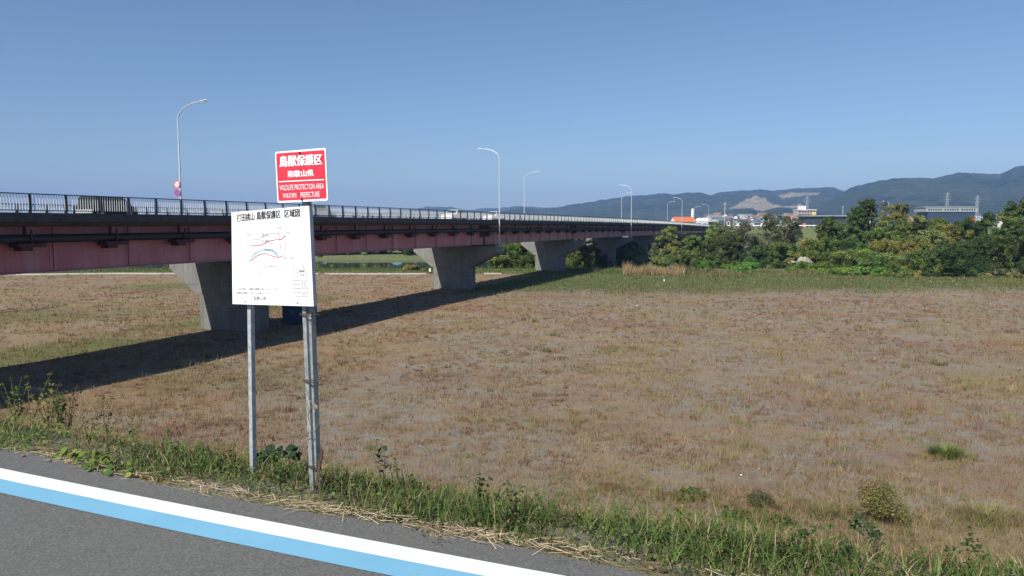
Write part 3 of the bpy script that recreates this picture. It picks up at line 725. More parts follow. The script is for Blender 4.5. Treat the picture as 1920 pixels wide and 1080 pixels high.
for i, t_ in enumerate(('凡 例', '鳥獣保護区', '特別保護区', '河 川', '道 路', '鉄 道', '', '市町境')):
    if t_: bf.text(mb, t_, [Z3(1400 + i * 6 + (30 if len(t_) < 4 else 0), ys[i] + 24), Z3(1520 + i * 6, ys[i] + 24), Z3(1520 + i * 6, ys[i + 1] - 18), Z3(1400 + i * 6 + (30 if len(t_) < 4 else 0), ys[i + 1] - 18)], .03 if i == 1 else .01)
sub(mb, M['ink_faded'], 'legend_table', panel, nb)
def cpost(mb, a, b, w=.036, d=.03, th=.004):                     # lipped steel channel facing the path
    a, b = Vector(a), Vector(b); ax = (b - a).normalized(); e = (KD - ax * KD.dot(ax)).normalized(); f = ax.cross(e).normalized()
    if f.dot(BN) < 0: f = -f
    out = [(-w / 2, 0), (w / 2, 0), (w / 2, -d), (w / 2 - th, -d), (w / 2 - th, -th), (-w / 2 + th, -th), (-w / 2 + th, -d), (-w / 2, -d)]
    vs = [q + e * x + f * y for q in (a, b) for x, y in out]; k = 8
    return mb.add(vs, [tuple(range(k)), tuple(range(2 * k - 1, k - 1, -1))] + [(i, (i + 1) % k, k + (i + 1) % k, k + i) for i in range(k)])
PP = A0 - BN * .012
pl = lambda px, py, off=0: on_plane(px, py, PP, BN, off)
loc(cpost(MB(), pl(471.5, 895), pl(464.2, 420)).build('post', M['galv_old'], nb), nb)
loc(cpost(MB(), pl(585, 935), pl(563, 420), .034).build('post', M['post_dark'], nb), nb)
ws = empty('warning_sign', pl(590, 912).to_tuple()); tag(ws, 'small red and white wildlife protection sign on a leaning steel post above the map board', 'sign')
RP0 = A0 + KD * .6 - BN * .005
rf = Face((515.5, 285), (610.5, 277), (615, 376), (520.5, 380.5), RP0, BN)
fr, bk, n = rf.panel(.004, .035)
plate = loc(MB().add(fr + bk, [tuple(range(n)), tuple(range(2 * n - 1, n - 1, -1))] + [(i, (i + 1) % n, n + (i + 1) % n, n + i) for i in range(n)]).build('plate', M['sign_white'], ws), ws)
Z4 = lambda x, y: (505 + x / 9, 270 + y / 9)
rq = Face(Z4(116, 160), Z4(930, 100), Z4(968, 918), Z4(158, 962), RP0, BN)
fr, bk, n = rq.panel(.001, .02)
sub(MB().add([p + BN * .001 for p in fr], [tuple(range(n))]), M['sign_red'], 'red_field', plate, ws)
mb = []
rf.text(mb, '鳥獣保護区', [Z4(170, 205), Z4(885, 165), Z4(890, 345), Z4(175, 390)], .035, .003)
rf.text(mb, '和歌山県', [Z4(305, 452), Z4(742, 428), Z4(748, 540), Z4(312, 568)], .03, .003)
rf.line(mb, [Z4(165, 637), Z4(920, 600)], .0062, .003)
rf.text(mb, 'WILDLIFE PROTECTION AREA', [Z4(170, 695), Z4(918, 662), Z4(922, 750), Z4(176, 785)], .012, .003)
rf.text(mb, 'WAKAYAMA', [Z4(226, 832), Z4(462, 822), Z4(466, 905), Z4(232, 916)], .012, .003)
rf.text(mb, 'PREFECTURE', [Z4(525, 815), Z4(845, 800), Z4(850, 888), Z4(530, 904)], .012, .003)
sub(mb, M['white_letter'], 'lettering', plate, ws)
RPP = A0 + KD * .6 - BN * .03
rp = lambda px, py, off=0: on_plane(px, py, RPP, BN, off)
loc(cpost(MB(), rp(591.5, 940), rp(567.5, 284), .045, .035).build('post', M['post_dark'], ws), ws)
for x, y in ((562, 287), (566, 374)): loc(MB().tube([rf.P(x, y, .0), rf.P(x, y, .006)], .008, 8).build('bolt', M['rust'], plate), ws)
# wire ties, creeper stems and a rusty stake
def wire(name, lab, cat, base, lst, m, r):
    e = empty(name, base); o = MB()
    for pts in lst: o.tube([Vector(p) for p in pts], r, 5)
    ob = o.build(name, m); ob.data.transform(Matrix.Translation(-Vector(base))); ob.location = base; bpy.data.objects.remove(e)
    return tag(ob, lab, cat, 'wire ties binding the two right posts')
def loop(x0, x1, y, tilt=0, turns=2):
    pts = []
    for k in range(turns * 10 + 1):
        q = 2 * math.pi * k / 10; x = (x0 + x1) / 2 + (x1 - x0) / 2 * math.cos(q)
        pts.append(pl(x, y + tilt * math.cos(q) + k * .12 + rnd.uniform(-.6, .6), .03 - .035 * (1 - math.sin(q))))
    return pts
for y, lab, x0, x1, ex in ((588, 'rusty wire tie just under the map board', 562, 587, [(587, 588), (600, 591)]), (712, 'rusty wire tie midway up the paired posts', 568, 590, [(590, 712), (597, 715), (592, 730)]), (873, 'rusty wire tie near the foot of the paired posts', 577, 595, [(595, 873), (604, 868)])):
    wire('wire_tie', lab, 'wire', tuple(pl(x0, y)), [loop(x0, x1, y), loop(x0 + 1, x1 - 1, y + 3, 2)] + [[pl(a, b, .03) for a, b in ex]], M['rust'], .0019)
vine = [[(583, 800), (577, 780), (583, 765), (590, 758), (580, 750), (577, 735)], [(590, 810), (597, 795), (605, 783)], [(571, 800), (577, 812), (566, 818), (559, 828)], [(594, 762), (590, 775)]]
o = MB()
for v in vine: o.tube([pl(a, b, .04) for a, b in v], .003, 5)
for x, y in ((567, 806), (562, 822), (578, 766), (592, 762), (604, 783)):
    p = pl(x, y, .045); a = Vector((rnd.uniform(-1, 1), rnd.uniform(-1, 1), rnd.uniform(-1, 1))).normalized() * .022; b = Vector((rnd.uniform(-1, 1), 0, rnd.uniform(-1, 1))).normalized() * .012
    o.add([p - a, p + b, p + a, p - b], [(0, 1, 2, 3)])
vb = pl(583, 800); vo = o.build('dead_vine', paint('dead_vine', (.20, .14, .09), .9, .4, 30)); vo.data.transform(Matrix.Translation(-vb)); vo.location = vb
tag(vo, 'dry brown vine twisted round the paired right posts', 'vine')
sb = rp(592, 925, .03); st = MB().bar(rp(589, 935, .03), rp(604.5, 842, .06), .028, .006).build('metal_stake', M['rust']); st.data.transform(Matrix.Translation(-sb)); st.location = sb
tag(st, 'rusty flat iron stake leaning at the foot of the paired posts', 'stake')
# ------------------------------------------------------------------ vegetation
def blades(name, P3, H, Wd, col, m, segs=3, lean=.5, curl=.6, parent=None, ang=None, tip=.12):
    """many grass blades in one mesh; P3 (n,3) roots"""
    n = len(P3); a = NP.uniform(0, 2 * math.pi, n) if ang is None else ang
    fa = a + math.pi / 2 + NP.uniform(-.5, .5, n); L = NP.uniform(.15, 1, n) * lean
    rows = []
    for k in range(segs + 1):
        t = k / segs; bend = L * (t + curl * t * t)
        cx = P3[:, 0] + np.cos(a) * bend * H * .7; cy = P3[:, 1] + np.sin(a) * bend * H * .7; cz = P3[:, 2] + H * t * (1 - .28 * bend * t)
        w = Wd * (1 - (1 - tip) * t ** 1.3) / 2
        rows.append(np.stack([np.stack([cx - np.cos(fa) * w, cy - np.sin(fa) * w, cz], 1), np.stack([cx + np.cos(fa) * w, cy + np.sin(fa) * w, cz], 1)], 1))
    V = np.stack(rows, 1)                                             # n, segs+1, 2, 3
    k = (segs + 1) * 2; b = np.arange(n)[:, None] * k
    Fq = np.concatenate([b + np.array([2 * j, 2 * j + 1, 2 * j + 3, 2 * j + 2]) for j in range(segs)])
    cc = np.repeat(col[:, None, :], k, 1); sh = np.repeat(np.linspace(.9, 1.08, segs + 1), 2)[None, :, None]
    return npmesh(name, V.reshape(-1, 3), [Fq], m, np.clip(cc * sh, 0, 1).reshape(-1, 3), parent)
def pick(cols, n, var=.18, w=None):
    cols = np.array(cols); i = NP.choice(len(cols), n, p=w); return np.clip(cols[i] * NP.uniform(1 - var, 1 + var, (n, 1)) * NP.uniform(.93, 1.07, (n, 3)), 0, 1)
def with_z(x, y, dz=0): return np.stack([x, y, height(x, y) + dz], 1)
DRY = [(.20, .095, .06), (.27, .15, .085), (.31, .20, .105), (.36, .26, .14), (.28, .24, .10), (.19, .19, .07)]
GRN = [(.055, .105, .022), (.085, .15, .03), (.045, .085, .02), (.12, .17, .04), (.15, .17, .06)]
# dry field, thinning with distance
def field_points(n, y0, y1, pw, seed):
    t = NP.uniform(0, 1, n); e = 1 - pw; y = (y0 ** e + t * (y1 ** e - y0 ** e)) ** (1 / e)
    x = NP.uniform(-1, 1, n) * (.80 * y + 4)
    c = fbm(x * .55, y * .55, seed, 3); c2 = fbm(x * .14, y * .14, seed + 3, 3)
    keep = (c * .65 + c2 * .35 > NP.uniform(.37, .56, n)) & (dside(x, y) > 2.0)
    return x[keep], y[keep]
def make_field(name, nt, per, y0, y1, pw, h0, h1, w, rad, cols, wts, seed, segs=2, lean=.7):
    x, y = field_points(nt, y0, y1, pw, seed); m = len(x); k = NP.integers(max(1, per // 2), per * 3 // 2 + 1, m); i = np.repeat(np.arange(m), k)
    q_ = fbm(x * .30, y * .30, seed + 41, 3) * .72 + fbm(x * 1.1, y * 1.1, seed + 43, 2) * .28 + NP.normal(size=m) * .045
    rk = np.argsort(np.argsort(q_)) / m; tc = np.array(cols)[np.searchsorted(np.cumsum(wts), rk * .999)] * NP.uniform(.7, 1.25, (m, 1)); g = fbm(x * .10, y * .10, seed + 21, 3)[:, None]
    tc = tc * (1 - .6 * sstep(.55, .66, g)) + np.array([.25, .125, .08]) * .5 * sstep(.55, .66, g)
    tc = tc * (1 - .6 * sstep(.56, .68, 1 - g)) + np.array([.31, .27, .10]) * .6 * sstep(.56, .68, 1 - g)
    th = NP.uniform(h0, h1, m) * (.5 + fbm(x * .25, y * .25, seed + 9, 3)); r = rad * NP.uniform(.5, 1.5, m)
    bx = x[i] + NP.normal(size=len(i)) * r[i]; by = y[i] + NP.normal(size=len(i)) * r[i]; n = len(i)
    col = np.clip(tc[i] * NP.uniform(.75, 1.25, (n, 1)), 0, 1)
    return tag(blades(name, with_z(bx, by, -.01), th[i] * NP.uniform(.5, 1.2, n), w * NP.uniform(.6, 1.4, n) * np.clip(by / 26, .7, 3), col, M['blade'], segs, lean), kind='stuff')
make_field('dry_grass', 40000, 12, 15, 128, .75, .04, .24, .014, .09, DRY, [.14, .2, .26, .2, .13, .07], 101)
make_field('dry_grass', 11000, 14, 15, 126, .8, .12, .34, .012, .16, [(.25, .15, .09), (.36, .26, .13), (.21, .11, .07), (.42, .32, .18)], [.3, .25, .2, .25], 131, 2, .4)
make_field('dry_grass', 60000, 2, 15, 100, .5, .10, .38, .010, .05, [(.20, .12, .075), (.14, .09, .055), (.33, .23, .12)], [.45, .3, .25], 141, 2, .25)
make_field('dry_grass', 3600, 14, 16, 90, .7, .08, .26, .015, .22, [(.19, .21, .06), (.27, .27, .08), (.13, .16, .05)], [.4, .4, .2], 151, 2, .9)
n = 60000; y = NP.uniform(90, 127, n); x = NP.uniform(-30, 1.02 * y + 5); c = fbm(x * .25, y * .25, 61, 3)
k = (c + sstep(90, 104, y) * .5 > NP.uniform(.4, .85, n)) & ((x * bn[0] + y * bn[1]) < 40); x, y = x[k], y[k]
tag(blades('green_grass', with_z(x, y), NP.uniform(.12, .42, len(x)), NP.uniform(.04, .08, len(x)), pick(GRN + [(.20, .17, .07)], len(x), .25), M['blade'], 2, .6), kind='stuff')
n = 30000; y = NP.uniform(128, 156, n); x = NP.uniform(-110, 20, n)
y = NP.uniform(128, 147, n)
tag(blades('green_grass', with_z(x, y), NP.uniform(.1, .35, n), NP.uniform(.05, .1, n), pick(GRN, n, .25), M['blade'], 2, .6), kind='stuff')
make_field('dry_grass', 2600, 7, 15.5, 40, .5, .26, .62, .007, .12, [(.22, .11, .07), (.30, .19, .10), (.17, .10, .06), (.33, .25, .12)], [.35, .25, .25, .15], 191, 3, .35)
def foot_weeds(seed=0):
    cs = [gr(a, b, .1) for a, b in ((1292, 925), (1340, 945), (1400, 965), (1462, 975), (1428, 945), (1560, 955), (1646, 965), (1720, 960), (1800, 965), (1880, 970), (1690, 1060), (1640, 1000), (1150, 908), (1060, 930), (1770, 850))]
    X_, Y_ = [], []
    for p in cs: n = 90; X_.append(p.x + NP.normal(size=n) * rnd.uniform(.5, 1.3)); Y_.append(p.y + NP.normal(size=n) * rnd.uniform(.3, .7))
    x = np.concatenate(X_); y = np.concatenate(Y_); m = len(x); k = NP.integers(6, 20, m); i = np.repeat(np.arange(m), k); n = len(i)
    tc = pick([(.20, .21, .07), (.29, .25, .10), (.13, .17, .045), (.32, .22, .12), (.24, .13, .08)], m, .25, [.25, .27, .2, .16, .12])
    x2 = x[i] + NP.normal(size=n) * .07; y2 = y[i] + NP.normal(size=n) * .07
    tag(blades('foot_weeds', with_z(x2, y2, -.01), NP.uniform(.08, .3, n), NP.uniform(.006, .014, n), tc[i] * NP.uniform(.75, 1.2, (n, 1)), M['blade'], 3, .9), kind='stuff')
foot_weeds()
def leaffine(P3, size, nrm, col, aspect=.55, curved=.25):
    n = len(P3); nrm = nrm / np.maximum(1e-6, np.linalg.norm(nrm, axis=1, keepdims=True))
    r = NP.normal(size=(n, 3)); t = np.cross(nrm, r); t /= np.maximum(1e-6, np.linalg.norm(t, axis=1, keepdims=True)); b = np.cross(nrm, t)
    s = size[:, None]; w = s * aspect / 2; f = nrm * s * curved
    V = np.stack([P3 - t * s * .5, P3 - t * s * .28 - b * w * .85 + f * .25, P3 - t * s * .22, P3 - t * s * .28 + b * w * .85 + f * .25,
                  P3 + t * s * .1 - b * w * .9 + f * .2, P3 + t * s * .12 - f * .1, P3 + t * s * .1 + b * w * .9 + f * .2, P3 + t * s * .5 - f * .5], 1)
    I0 = np.arange(n)[:, None] * 8
    F3 = np.concatenate([I0 + np.array(q) for q in ((0, 2, 1), (0, 3, 2), (4, 5, 7), (5, 6, 7))]); F4 = np.concatenate([I0 + np.array(q) for q in ((1, 2, 5, 4), (2, 3, 6, 5))])
    return V.reshape(-1, 3), [F3, F4], np.repeat(col, 8, 0)
# verge along the path
def verge(name, n, x0, x1, d0, d1, h, w, cols, wts, lean, seed, thr=(.2, .6), segs=4, pd=1.0):
    x = NP.uniform(x0, x1, n); d = d0 + (d1 - d0) * NP.uniform(0, 1, n) ** pd; y = yw(x) + d / .92
    c = fbm(x * 1.6, y * 1.6, seed, 3); k = c > NP.uniform(*thr, n); x, y, d = x[k], y[k], d[k]; k = len(x)
    hh = NP.uniform(h[0], h[1], k) * (.55 + .9 * fbm(x * 1.1, y * 1.1, seed + 4, 3)) * np.clip(.35 + (d - d0) / .3, .35, 1)
    hh = hh * np.where(x < -2.6, .6, 1)
    z = np.where(d < .34, 6.698, height(x, y)) - .004
    return tag(blades(name, np.stack([x, y, z], 1), hh, NP.uniform(w * .6, w * 1.3, k), pick(cols, k, .22, wts), M['blade'], segs, lean, 1.0), kind='stuff')
DRYV = [(.34, .26, .13), (.42, .34, .19), (.22, .15, .07)]
verge('verge_grass', 24000, -8, 4.2, .24, .95, (.05, .15), .0066, GRN + DRYV, [.22, .22, .1, .14, .1, .09, .07, .06], 1.0, 201, (.3, .66))
verge('verge_grass', 20000, -8, 5, .8, 3.2, (.05, .16), .008, GRN[:2] + DRY[:4], [.2, .14, .2, .2, .14, .12], .9, 211, (.36, .7), 3, 1.3)
verge('verge_grass', 16000, -10, 8, 3.0, 13.5, (.08, .28), .012, GRN[:1] + DRY[:5], [.1, .2, .25, .2, .15, .1], .8, 221, (.3, .65), 2)
verge('verge_grass', 4200, -2.2, 4.2, .28, .8, (.09, .22), .009, [(.07, .13, .025), (.12, .19, .04), (.16, .21, .06), (.3, .26, .12)], [.38, .34, .16, .12], 1.1, 231, (.38, .68))
make_field('dry_grass', 420, 60, 16, 75, .7, .22, .5, .011, .22, [(.30, .27, .11), (.22, .21, .08), (.36, .26, .14), (.27, .13, .08)], [.35, .25, .25, .15], 171, 3, .8)
make_field('dry_grass', 900, 34, 15, 34, .5, .12, .34, .010, .2, [(.20, .22, .07), (.30, .28, .10), (.15, .18, .05), (.33, .2, .11)], [.35, .3, .2, .15], 181, 3, 1.0)
# dry straw swept along the edge of the asphalt
n = 1900; x = NP.uniform(-4.6, 2.6, n); w = (fbm(x * 1.3, x * 0 + 4, 91, 3) + .25 * (x > -2)) > NP.uniform(.42, .8, n); x = x[w]; n = len(x)
d = .225 + NP.normal(.045, .05, n) + .07 * sstep(2.5, 3.3, -x); y = yw(x) + d / .92; L = NP.uniform(.02, .12, n); a = NP.normal(-.38, .8, n)
z = np.where(d < .3, 6.706, height(x, y)) + NP.uniform(0, .022, n); z2 = z + NP.normal(0, .008, n); wd = NP.uniform(.0006, .0017, n)
ca, sa = np.cos(a) * L / 2, np.sin(a) * L / 2; px_, py_ = -np.sin(a) * wd, np.cos(a) * wd
V = np.stack([np.stack([x - ca - px_, y - sa - py_, z], 1), np.stack([x + ca - px_, y + sa - py_, z2], 1), np.stack([x + ca + px_, y + sa + py_, z2 + .001], 1), np.stack([x - ca + px_, y - sa + py_, z + .001], 1)], 1).reshape(-1, 3)
tag(npmesh('straw', V, [np.arange(n)[:, None] * 4 + np.array([0, 1, 2, 3])], M['straw'], np.repeat(pick([(.52, .40, .26), (.42, .30, .18), (.60, .50, .36), (.28, .19, .12)], n, .15), 4, 0)), kind='stuff')

def leafcards(P3, size, nrm, col, aspect=.55, curved=.25):
    """pointed leaves: 6-vertex, two quads folded along the midrib"""
    n = len(P3); nrm = nrm / np.maximum(1e-6, np.linalg.norm(nrm, axis=1, keepdims=True))
    r = NP.normal(size=(n, 3)); t = np.cross(nrm, r); t /= np.maximum(1e-6, np.linalg.norm(t, axis=1, keepdims=True)); b = np.cross(nrm, t)
    s = size[:, None]; w = s * aspect / 2
    base = P3 - t * s / 2; tip_ = P3 + t * s / 2 - nrm * s * curved * .5
    m1 = P3 - t * s * .05
    V = np.stack([base, m1 - b * w + nrm * s * curved * .35, m1 + b * w + nrm * s * curved * .35, tip_], 1)
    F4 = np.arange(n)[:, None] * 4 + np.array([0, 1, 3, 2])
    return V.reshape(-1, 3), F4, np.repeat(col, 4, 0)
def crown_leaves(clumps, per, leaf, cols, flat=.75, seed=0, vary=.22, tint=None):
    """clumps: (m,4) centre+radius; leaves spread through each clump"""
    m = len(clumps); per = np.maximum(6, (per * (clumps[:, 3] / clumps[:, 3].mean()) ** 2)).astype(int); i = np.repeat(np.arange(m), per); n = len(i)
    d = NP.normal(size=(n, 3)); d /= np.linalg.norm(d, axis=1, keepdims=True)
    rr = NP.uniform(.35, 1.08, n) ** .6
    P = clumps[i, :3] + d * (clumps[i, 3] * rr)[:, None] * np.array([1, 1, flat])
    nr = d * .9 + NP.normal(size=(n, 3)) * .55 + np.array([0, 0, .55])
    ci = pick(cols, m, vary); col = ci[i] * NP.uniform(.8, 1.22, (n, 1)) * NP.uniform(.95, 1.05, (n, 3))
    return leafcards(P, NP.uniform(.7, 1.35, n) * leaf, nr, np.clip(col, 0, 1))
def leaf_cover(name, n, x0, x1, d0, d1, size, cols, seed, thr, zup):
    x = NP.uniform(x0, x1, n); d = NP.uniform(d0, d1, n); y = yw(x) + d / .92; q = fbm(x * 2.1, y * 2.1, seed, 3) > NP.uniform(*thr, n); x, y, d = x[q], y[q], d[q]; n = len(x)
    z = np.where(d < .32, 6.70, height(x, y)) + NP.uniform(.0, 1, n) * zup * (.3 + fbm(x * 3, y * 3, seed + 2, 2)); nr = NP.normal(size=(n, 3)) * .5 + np.array([-.3, -.5, 1.0])
    V, F4, col = leaffine(np.stack([x, y, z], 1), NP.uniform(.5, 1.4, n) * size, nr, pick(cols, n, .25), .62, .25)
    return tag(npmesh(name, V, F4, M['leaf'], col), kind='stuff')
leaf_cover('ground_weeds', 8000, -7, 4.2, .26, 1.5, .024, [(.09, .15, .03), (.14, .20, .04), (.06, .11, .025), (.17, .17, .06)], 301, (.42, .7), .13)
leaf_cover('ground_weeds', 1300, -7, -2.0, .25, 1.3, .028, [(.14, .21, .04), (.19, .24, .05), (.08, .14, .03)], 311, (.36, .62), .14)
leaf_cover('dead_leaves', 3000, -7, 4.2, .2, 1.4, .026, [(.22, .14, .08), (.30, .21, .12), (.14, .09, .055)], 321, (.4, .75), .02)
KINDS = {
    'dark':   dict(cols=[(0.072, 0.128, 0.033), (0.103, 0.165, 0.039), (0.149, 0.207, 0.050), (0.063, 0.104, 0.033)], shape='round'),
    'mid':    dict(cols=[(0.137, 0.207, 0.043), (0.197, 0.263, 0.057), (0.099, 0.161, 0.036), (0.256, 0.283, 0.075)], shape='round'),
    'bright': dict(cols=[(0.149, 0.263, 0.042), (0.197, 0.311, 0.058), (0.118, 0.207, 0.042)], shape='bush'),
    'olive':  dict(cols=[(0.227, 0.246, 0.063), (0.306, 0.293, 0.083), (0.159, 0.188, 0.050)], shape='round'),
    'ochre':  dict(cols=[(0.131, 0.159, 0.056), (0.156, 0.172, 0.062), (0.296, 0.236, 0.075), (0.374, 0.263, 0.090), (0.236, 0.226, 0.065), (0.178, 0.198, 0.058)], shape='round'),
    'grey':   dict(cols=[(0.149, 0.161, 0.083), (0.197, 0.198, 0.108), (0.110, 0.132, 0.058)], shape='loose'),
    'orange': dict(cols=[(0.513, 0.246, 0.083), (0.432, 0.283, 0.100), (0.276, 0.226, 0.075)], shape='bush'),
    'reedy':   dict(cols=[(0.709, 0.489, 0.215), (0.827, 0.603, 0.298), (0.494, 0.377, 0.148)], shape='bush'),
}
def tree(lab, px, top, hw, Y, kind, name='tree', cat='tree', group='trees along the far side of the field', base=None, leafsize=.34, dens=1.0):
    kd = KINDS[kind]; c = at(px, top, Y); zb = hz(c.x, Y) - .1; H = c.z - zb; Rr = hw / F * Y
    root = empty(name, (c.x, Y, zb)); tag(root, lab, cat, group)
    shp = kd['shape']; n = int((40 + 7.5 * Rr * H / 1.6) * (1.0 if shp != 'loose' else .7)); n = min(n, 260); C4 = []
    lobes = [(rnd.uniform(-.65, .65), rnd.uniform(-.5, .5), rnd.uniform(.3, .9), rnd.uniform(.35, .6)) for _ in range(7)] + [(rnd.uniform(-.5, .5), -.3, .18, .5) for _ in range(2)]
    if shp == 'bush': lobes = [(rnd.uniform(-.7, .7), rnd.uniform(-.5, .5), rnd.uniform(.2, .8), rnd.uniform(.35, .55)) for _ in range(6)]
    lobes.append((rnd.uniform(-.15, .15), 0, .86, .30)); lobes.append((0, 0, .35, .7)); 
    if shp == 'cone': lobes = [(0, 0, q, .75 * (1.08 - q)) for q in (.25, .4, .55, .7, .82, .92)]
    for k in range(n):
        lx, ly, lz, lr = rnd.choice(lobes)
        while True:
            v = Vector((rnd.uniform(-1, 1), rnd.uniform(-1, 1), rnd.uniform(-1, 1)))
            if v.length < 1: break
        v = v * (v.length ** -.35 if v.length > .02 else 1)
        x = (lx + v.x * lr) * Rr; y_ = (ly + v.y * lr) * Rr * .9; z = (lz + v.z * lr * .42) * H
        low = .02 if shp == 'bush' else .06
        r = rnd.uniform(.55, 1.05) * (.42 + .07 * min(Rr, H)) 
        if low * H < z < H - r * .5: C4.append((x, y_, z, r))
    C4.append((0, 0, H - .5, .55))
    C4 = np.array(C4); per = 92 * dens * (1.0 if shp != 'loose' else .65)
    V, F4, col = crown_leaves(C4, per, leafsize, kd['cols'], .8)
    col = np.clip(col * rnd.uniform(.78, 1.22) * np.array([rnd.uniform(.86, 1.16), 1, rnd.uniform(.85, 1.2)]), 0, 1)
    npmesh('crown', V, [F4], M['leaf'], col, root)
    mb = MB(); tr = max(.06, .028 * H)
    if shp == 'bush': stems = [(rnd.uniform(-.3, .3) * Rr, rnd.uniform(-.3, .3) * Rr, rnd.uniform(.4, .7) * H) for _ in range(4)]; main = 0
    else:
        mb.tube([(0, 0, 0), (.04 * H * rnd.uniform(-1, 1), 0, .3 * H), (.06 * H * rnd.uniform(-1, 1), .03 * H, .6 * H), (0, 0, .9 * H)], [tr, tr * .8, tr * .5, tr * .12], 7)
        stems = [tuple(C4[i][:3]) for i in NP.choice(len(C4), min(9, len(C4)), replace=False)]
    for sx, sy, sz in stems:
        z0 = 0 if shp == 'bush' else min(sz * .55, .5 * H)
        mb.tube([(0, 0, z0), (sx * .5, sy * .5, z0 + (sz - z0) * .6), (sx, sy, sz)], [tr * .45, tr * .3, tr * .1], 5)
    mb.build('trunk', M['bark'], root); return root
KINDS['cone'] = dict(cols=KINDS['dark']['cols'], shape='cone')
TREES = [
 ('round green tree hiding the foot of the white windowed building', 1765, 409, 34, 158, 'mid'),
 ('pale olive tree left of the orange leaved tree', 1795, 412, 26, 152, 'olive'),
 ('broad light green tree in the gap right of the pale rock', 1535, 470, 44, 142, 'mid'),
 ('light green tree behind the pale rock', 1508, 448, 34, 160, 'olive'),
 ('loose light green tree left of the pale rock', 1462, 452, 36, 148, 'mid'),
 ('tall light green tree in the middle of the right hand wood', 1665, 402, 36, 160, 'mid'),
 ('low dark tree at the foot of the levee right of the bridge end', 1360, 420, 36, 190, 'mid'),
 ('grey green tree at the foot of the levee left of the green slope', 1484, 416, 34, 186, 'grey'),
 ('dark shrubby tree right of the green levee slope', 1566, 414, 34, 186, 'mid'),
 ('shrubby tree in front of the green slope', 1515, 446, 40, 170, 'mid'),
 ('dense dark tree under the bridge just right of the second pier', 985, 450, 46, 150, 'dark'),
 ('low green bush between the second pier and the dark tree', 942, 482, 26, 146, 'mid'),
 ('leafy tree filling the gap between the third and fourth piers', 1088, 446, 32, 166, 'mid'),
 ('small dark tree in the shade behind the fourth pier', 1178, 468, 15, 172, 'dark'),
 ('pale slim tree under the bridge left of the olive tree', 1226, 455, 12, 142, 'grey'),
 ('grey green bush under the bridge above the reeds', 1236, 478, 26, 139, 'mid'),
 ('tall olive tree standing against the girder near the far end of the bridge', 1258, 424, 31, 152, 'olive'),
 ('mid green tree right of the olive tree, touching the girder', 1293, 441, 23, 148, 'mid'),
 ('bushy tree below the last bridge piers', 1300, 470, 36, 138, 'mid'),
 ('dark arching tree under the end of the bridge', 1332, 448, 36, 152, 'dark'),
 ('yellow green bush right of the reeds', 1322, 484, 26, 136, 'bright'),
 ('tall greyish tree just right of the bridge end', 1392, 412, 42, 168, 'grey'),
 ('dark tree hung with creepers at the bridge end', 1372, 440, 28, 152, 'dark'),
 ('tall greyish half bare tree left of the dark blue store', 1440, 399, 44, 170, 'grey'),
 ('thin greyish tree in front of the pinkish apartment block', 1474, 405, 26, 174, 'grey'),
 ('shady dark tree below the two greyish trees', 1425, 458, 44, 150, 'dark'),
 ('low bright green shrub left of the pale rock', 1405, 492, 42, 134, 'bright'),
 ('dark narrow tree rising in front of the dark blue store', 1556, 405, 24, 162, 'dark'),
 ('broad tree under the green levee slope', 1545, 442, 40, 150, 'mid'),
 ('round mid green bush in the middle of the tree line', 1500, 490, 40, 137, 'bright'),
 ('dark tree right of the conical one', 1592, 446, 36, 148, 'dark'),
 ('tall dark tree, left one of the high pair', 1608, 386, 24, 168, 'dark'),
 ('tallest dark tree of the high pair', 1636, 372, 26, 172, 'dark'),
 ('spreading mid green tree below the high pair', 1648, 425, 50, 152, 'mid'),
 ('tall rounded olive tree left of the white windowed building', 1688, 377, 36, 168, 'olive'),
 ('yellowish tree at the left end of the white windowed building', 1722, 402, 30, 160, 'olive'),
 ('large olive tree in the middle of the right hand wood', 1700, 448, 56, 140, 'olive'),
 ('green tree with a ragged top in the middle of the wood', 1610, 466, 48, 138, 'mid'),
 ('olive tinted tree below the white windowed building', 1752, 430, 36, 142, 'olive'),
 ('pale yellow green tree below the white windowed building', 1782, 420, 30, 146, 'olive'),
 ('dark tree at the right end of the white windowed building', 1812, 414, 34, 150, 'dark'),
 ('small orange leaved tree among the dark trees', 1822, 404, 15, 156, 'orange'),
 ('dark dense tree right of the orange leaved tree', 1850, 398, 40, 150, 'dark'),
 ('mid green tree near the right edge, partly yellow', 1888, 384, 38, 153, 'mid'),
 ('tallest tree at the right edge of the photo', 1925, 366, 42, 152, 'mid'),
 ('front tree with fern like foliage, bluish green', 1668, 474, 48, 128, 'mid'),
 ('dark front tree below the olive tinted tree', 1742, 468, 48, 124, 'dark'),
 ('dense dark front tree below the orange leaved tree', 1806, 452, 52, 122, 'dark'),
 ('dense dark front tree second from the right edge', 1866, 440, 50, 122, 'dark'),
 ('dark front tree at the right edge of the photo', 1925, 430, 52, 121, 'dark'),
 ('dark tree just outside the right edge', 1990, 400, 60, 135, 'dark'),
 ('bright low shrub at the foot of the wood', 1620, 500, 46, 124, 'bright'),
 ('low yellow green shrub at the foot of the wood', 1562, 502, 40, 128, 'bright'),
 ('rusty brown low bush at the foot of the wood', 1700, 505, 26, 121, 'ochre'),
 ('brownish low bush at the foot of the right hand trees', 1846, 512, 14, 119, 'ochre'),
 ('ochre low bush at the right edge', 1906, 511, 18, 118, 'ochre'),
]
for L_ in TREES:
    k = L_[5]; bush = KINDS[k]['shape'] == 'bush' or L_[2] > 490
    tree(*L_, name='bush' if bush else 'tree', cat='bush' if bush else 'tree', leafsize=.24 if L_[4] < 140 else .29)
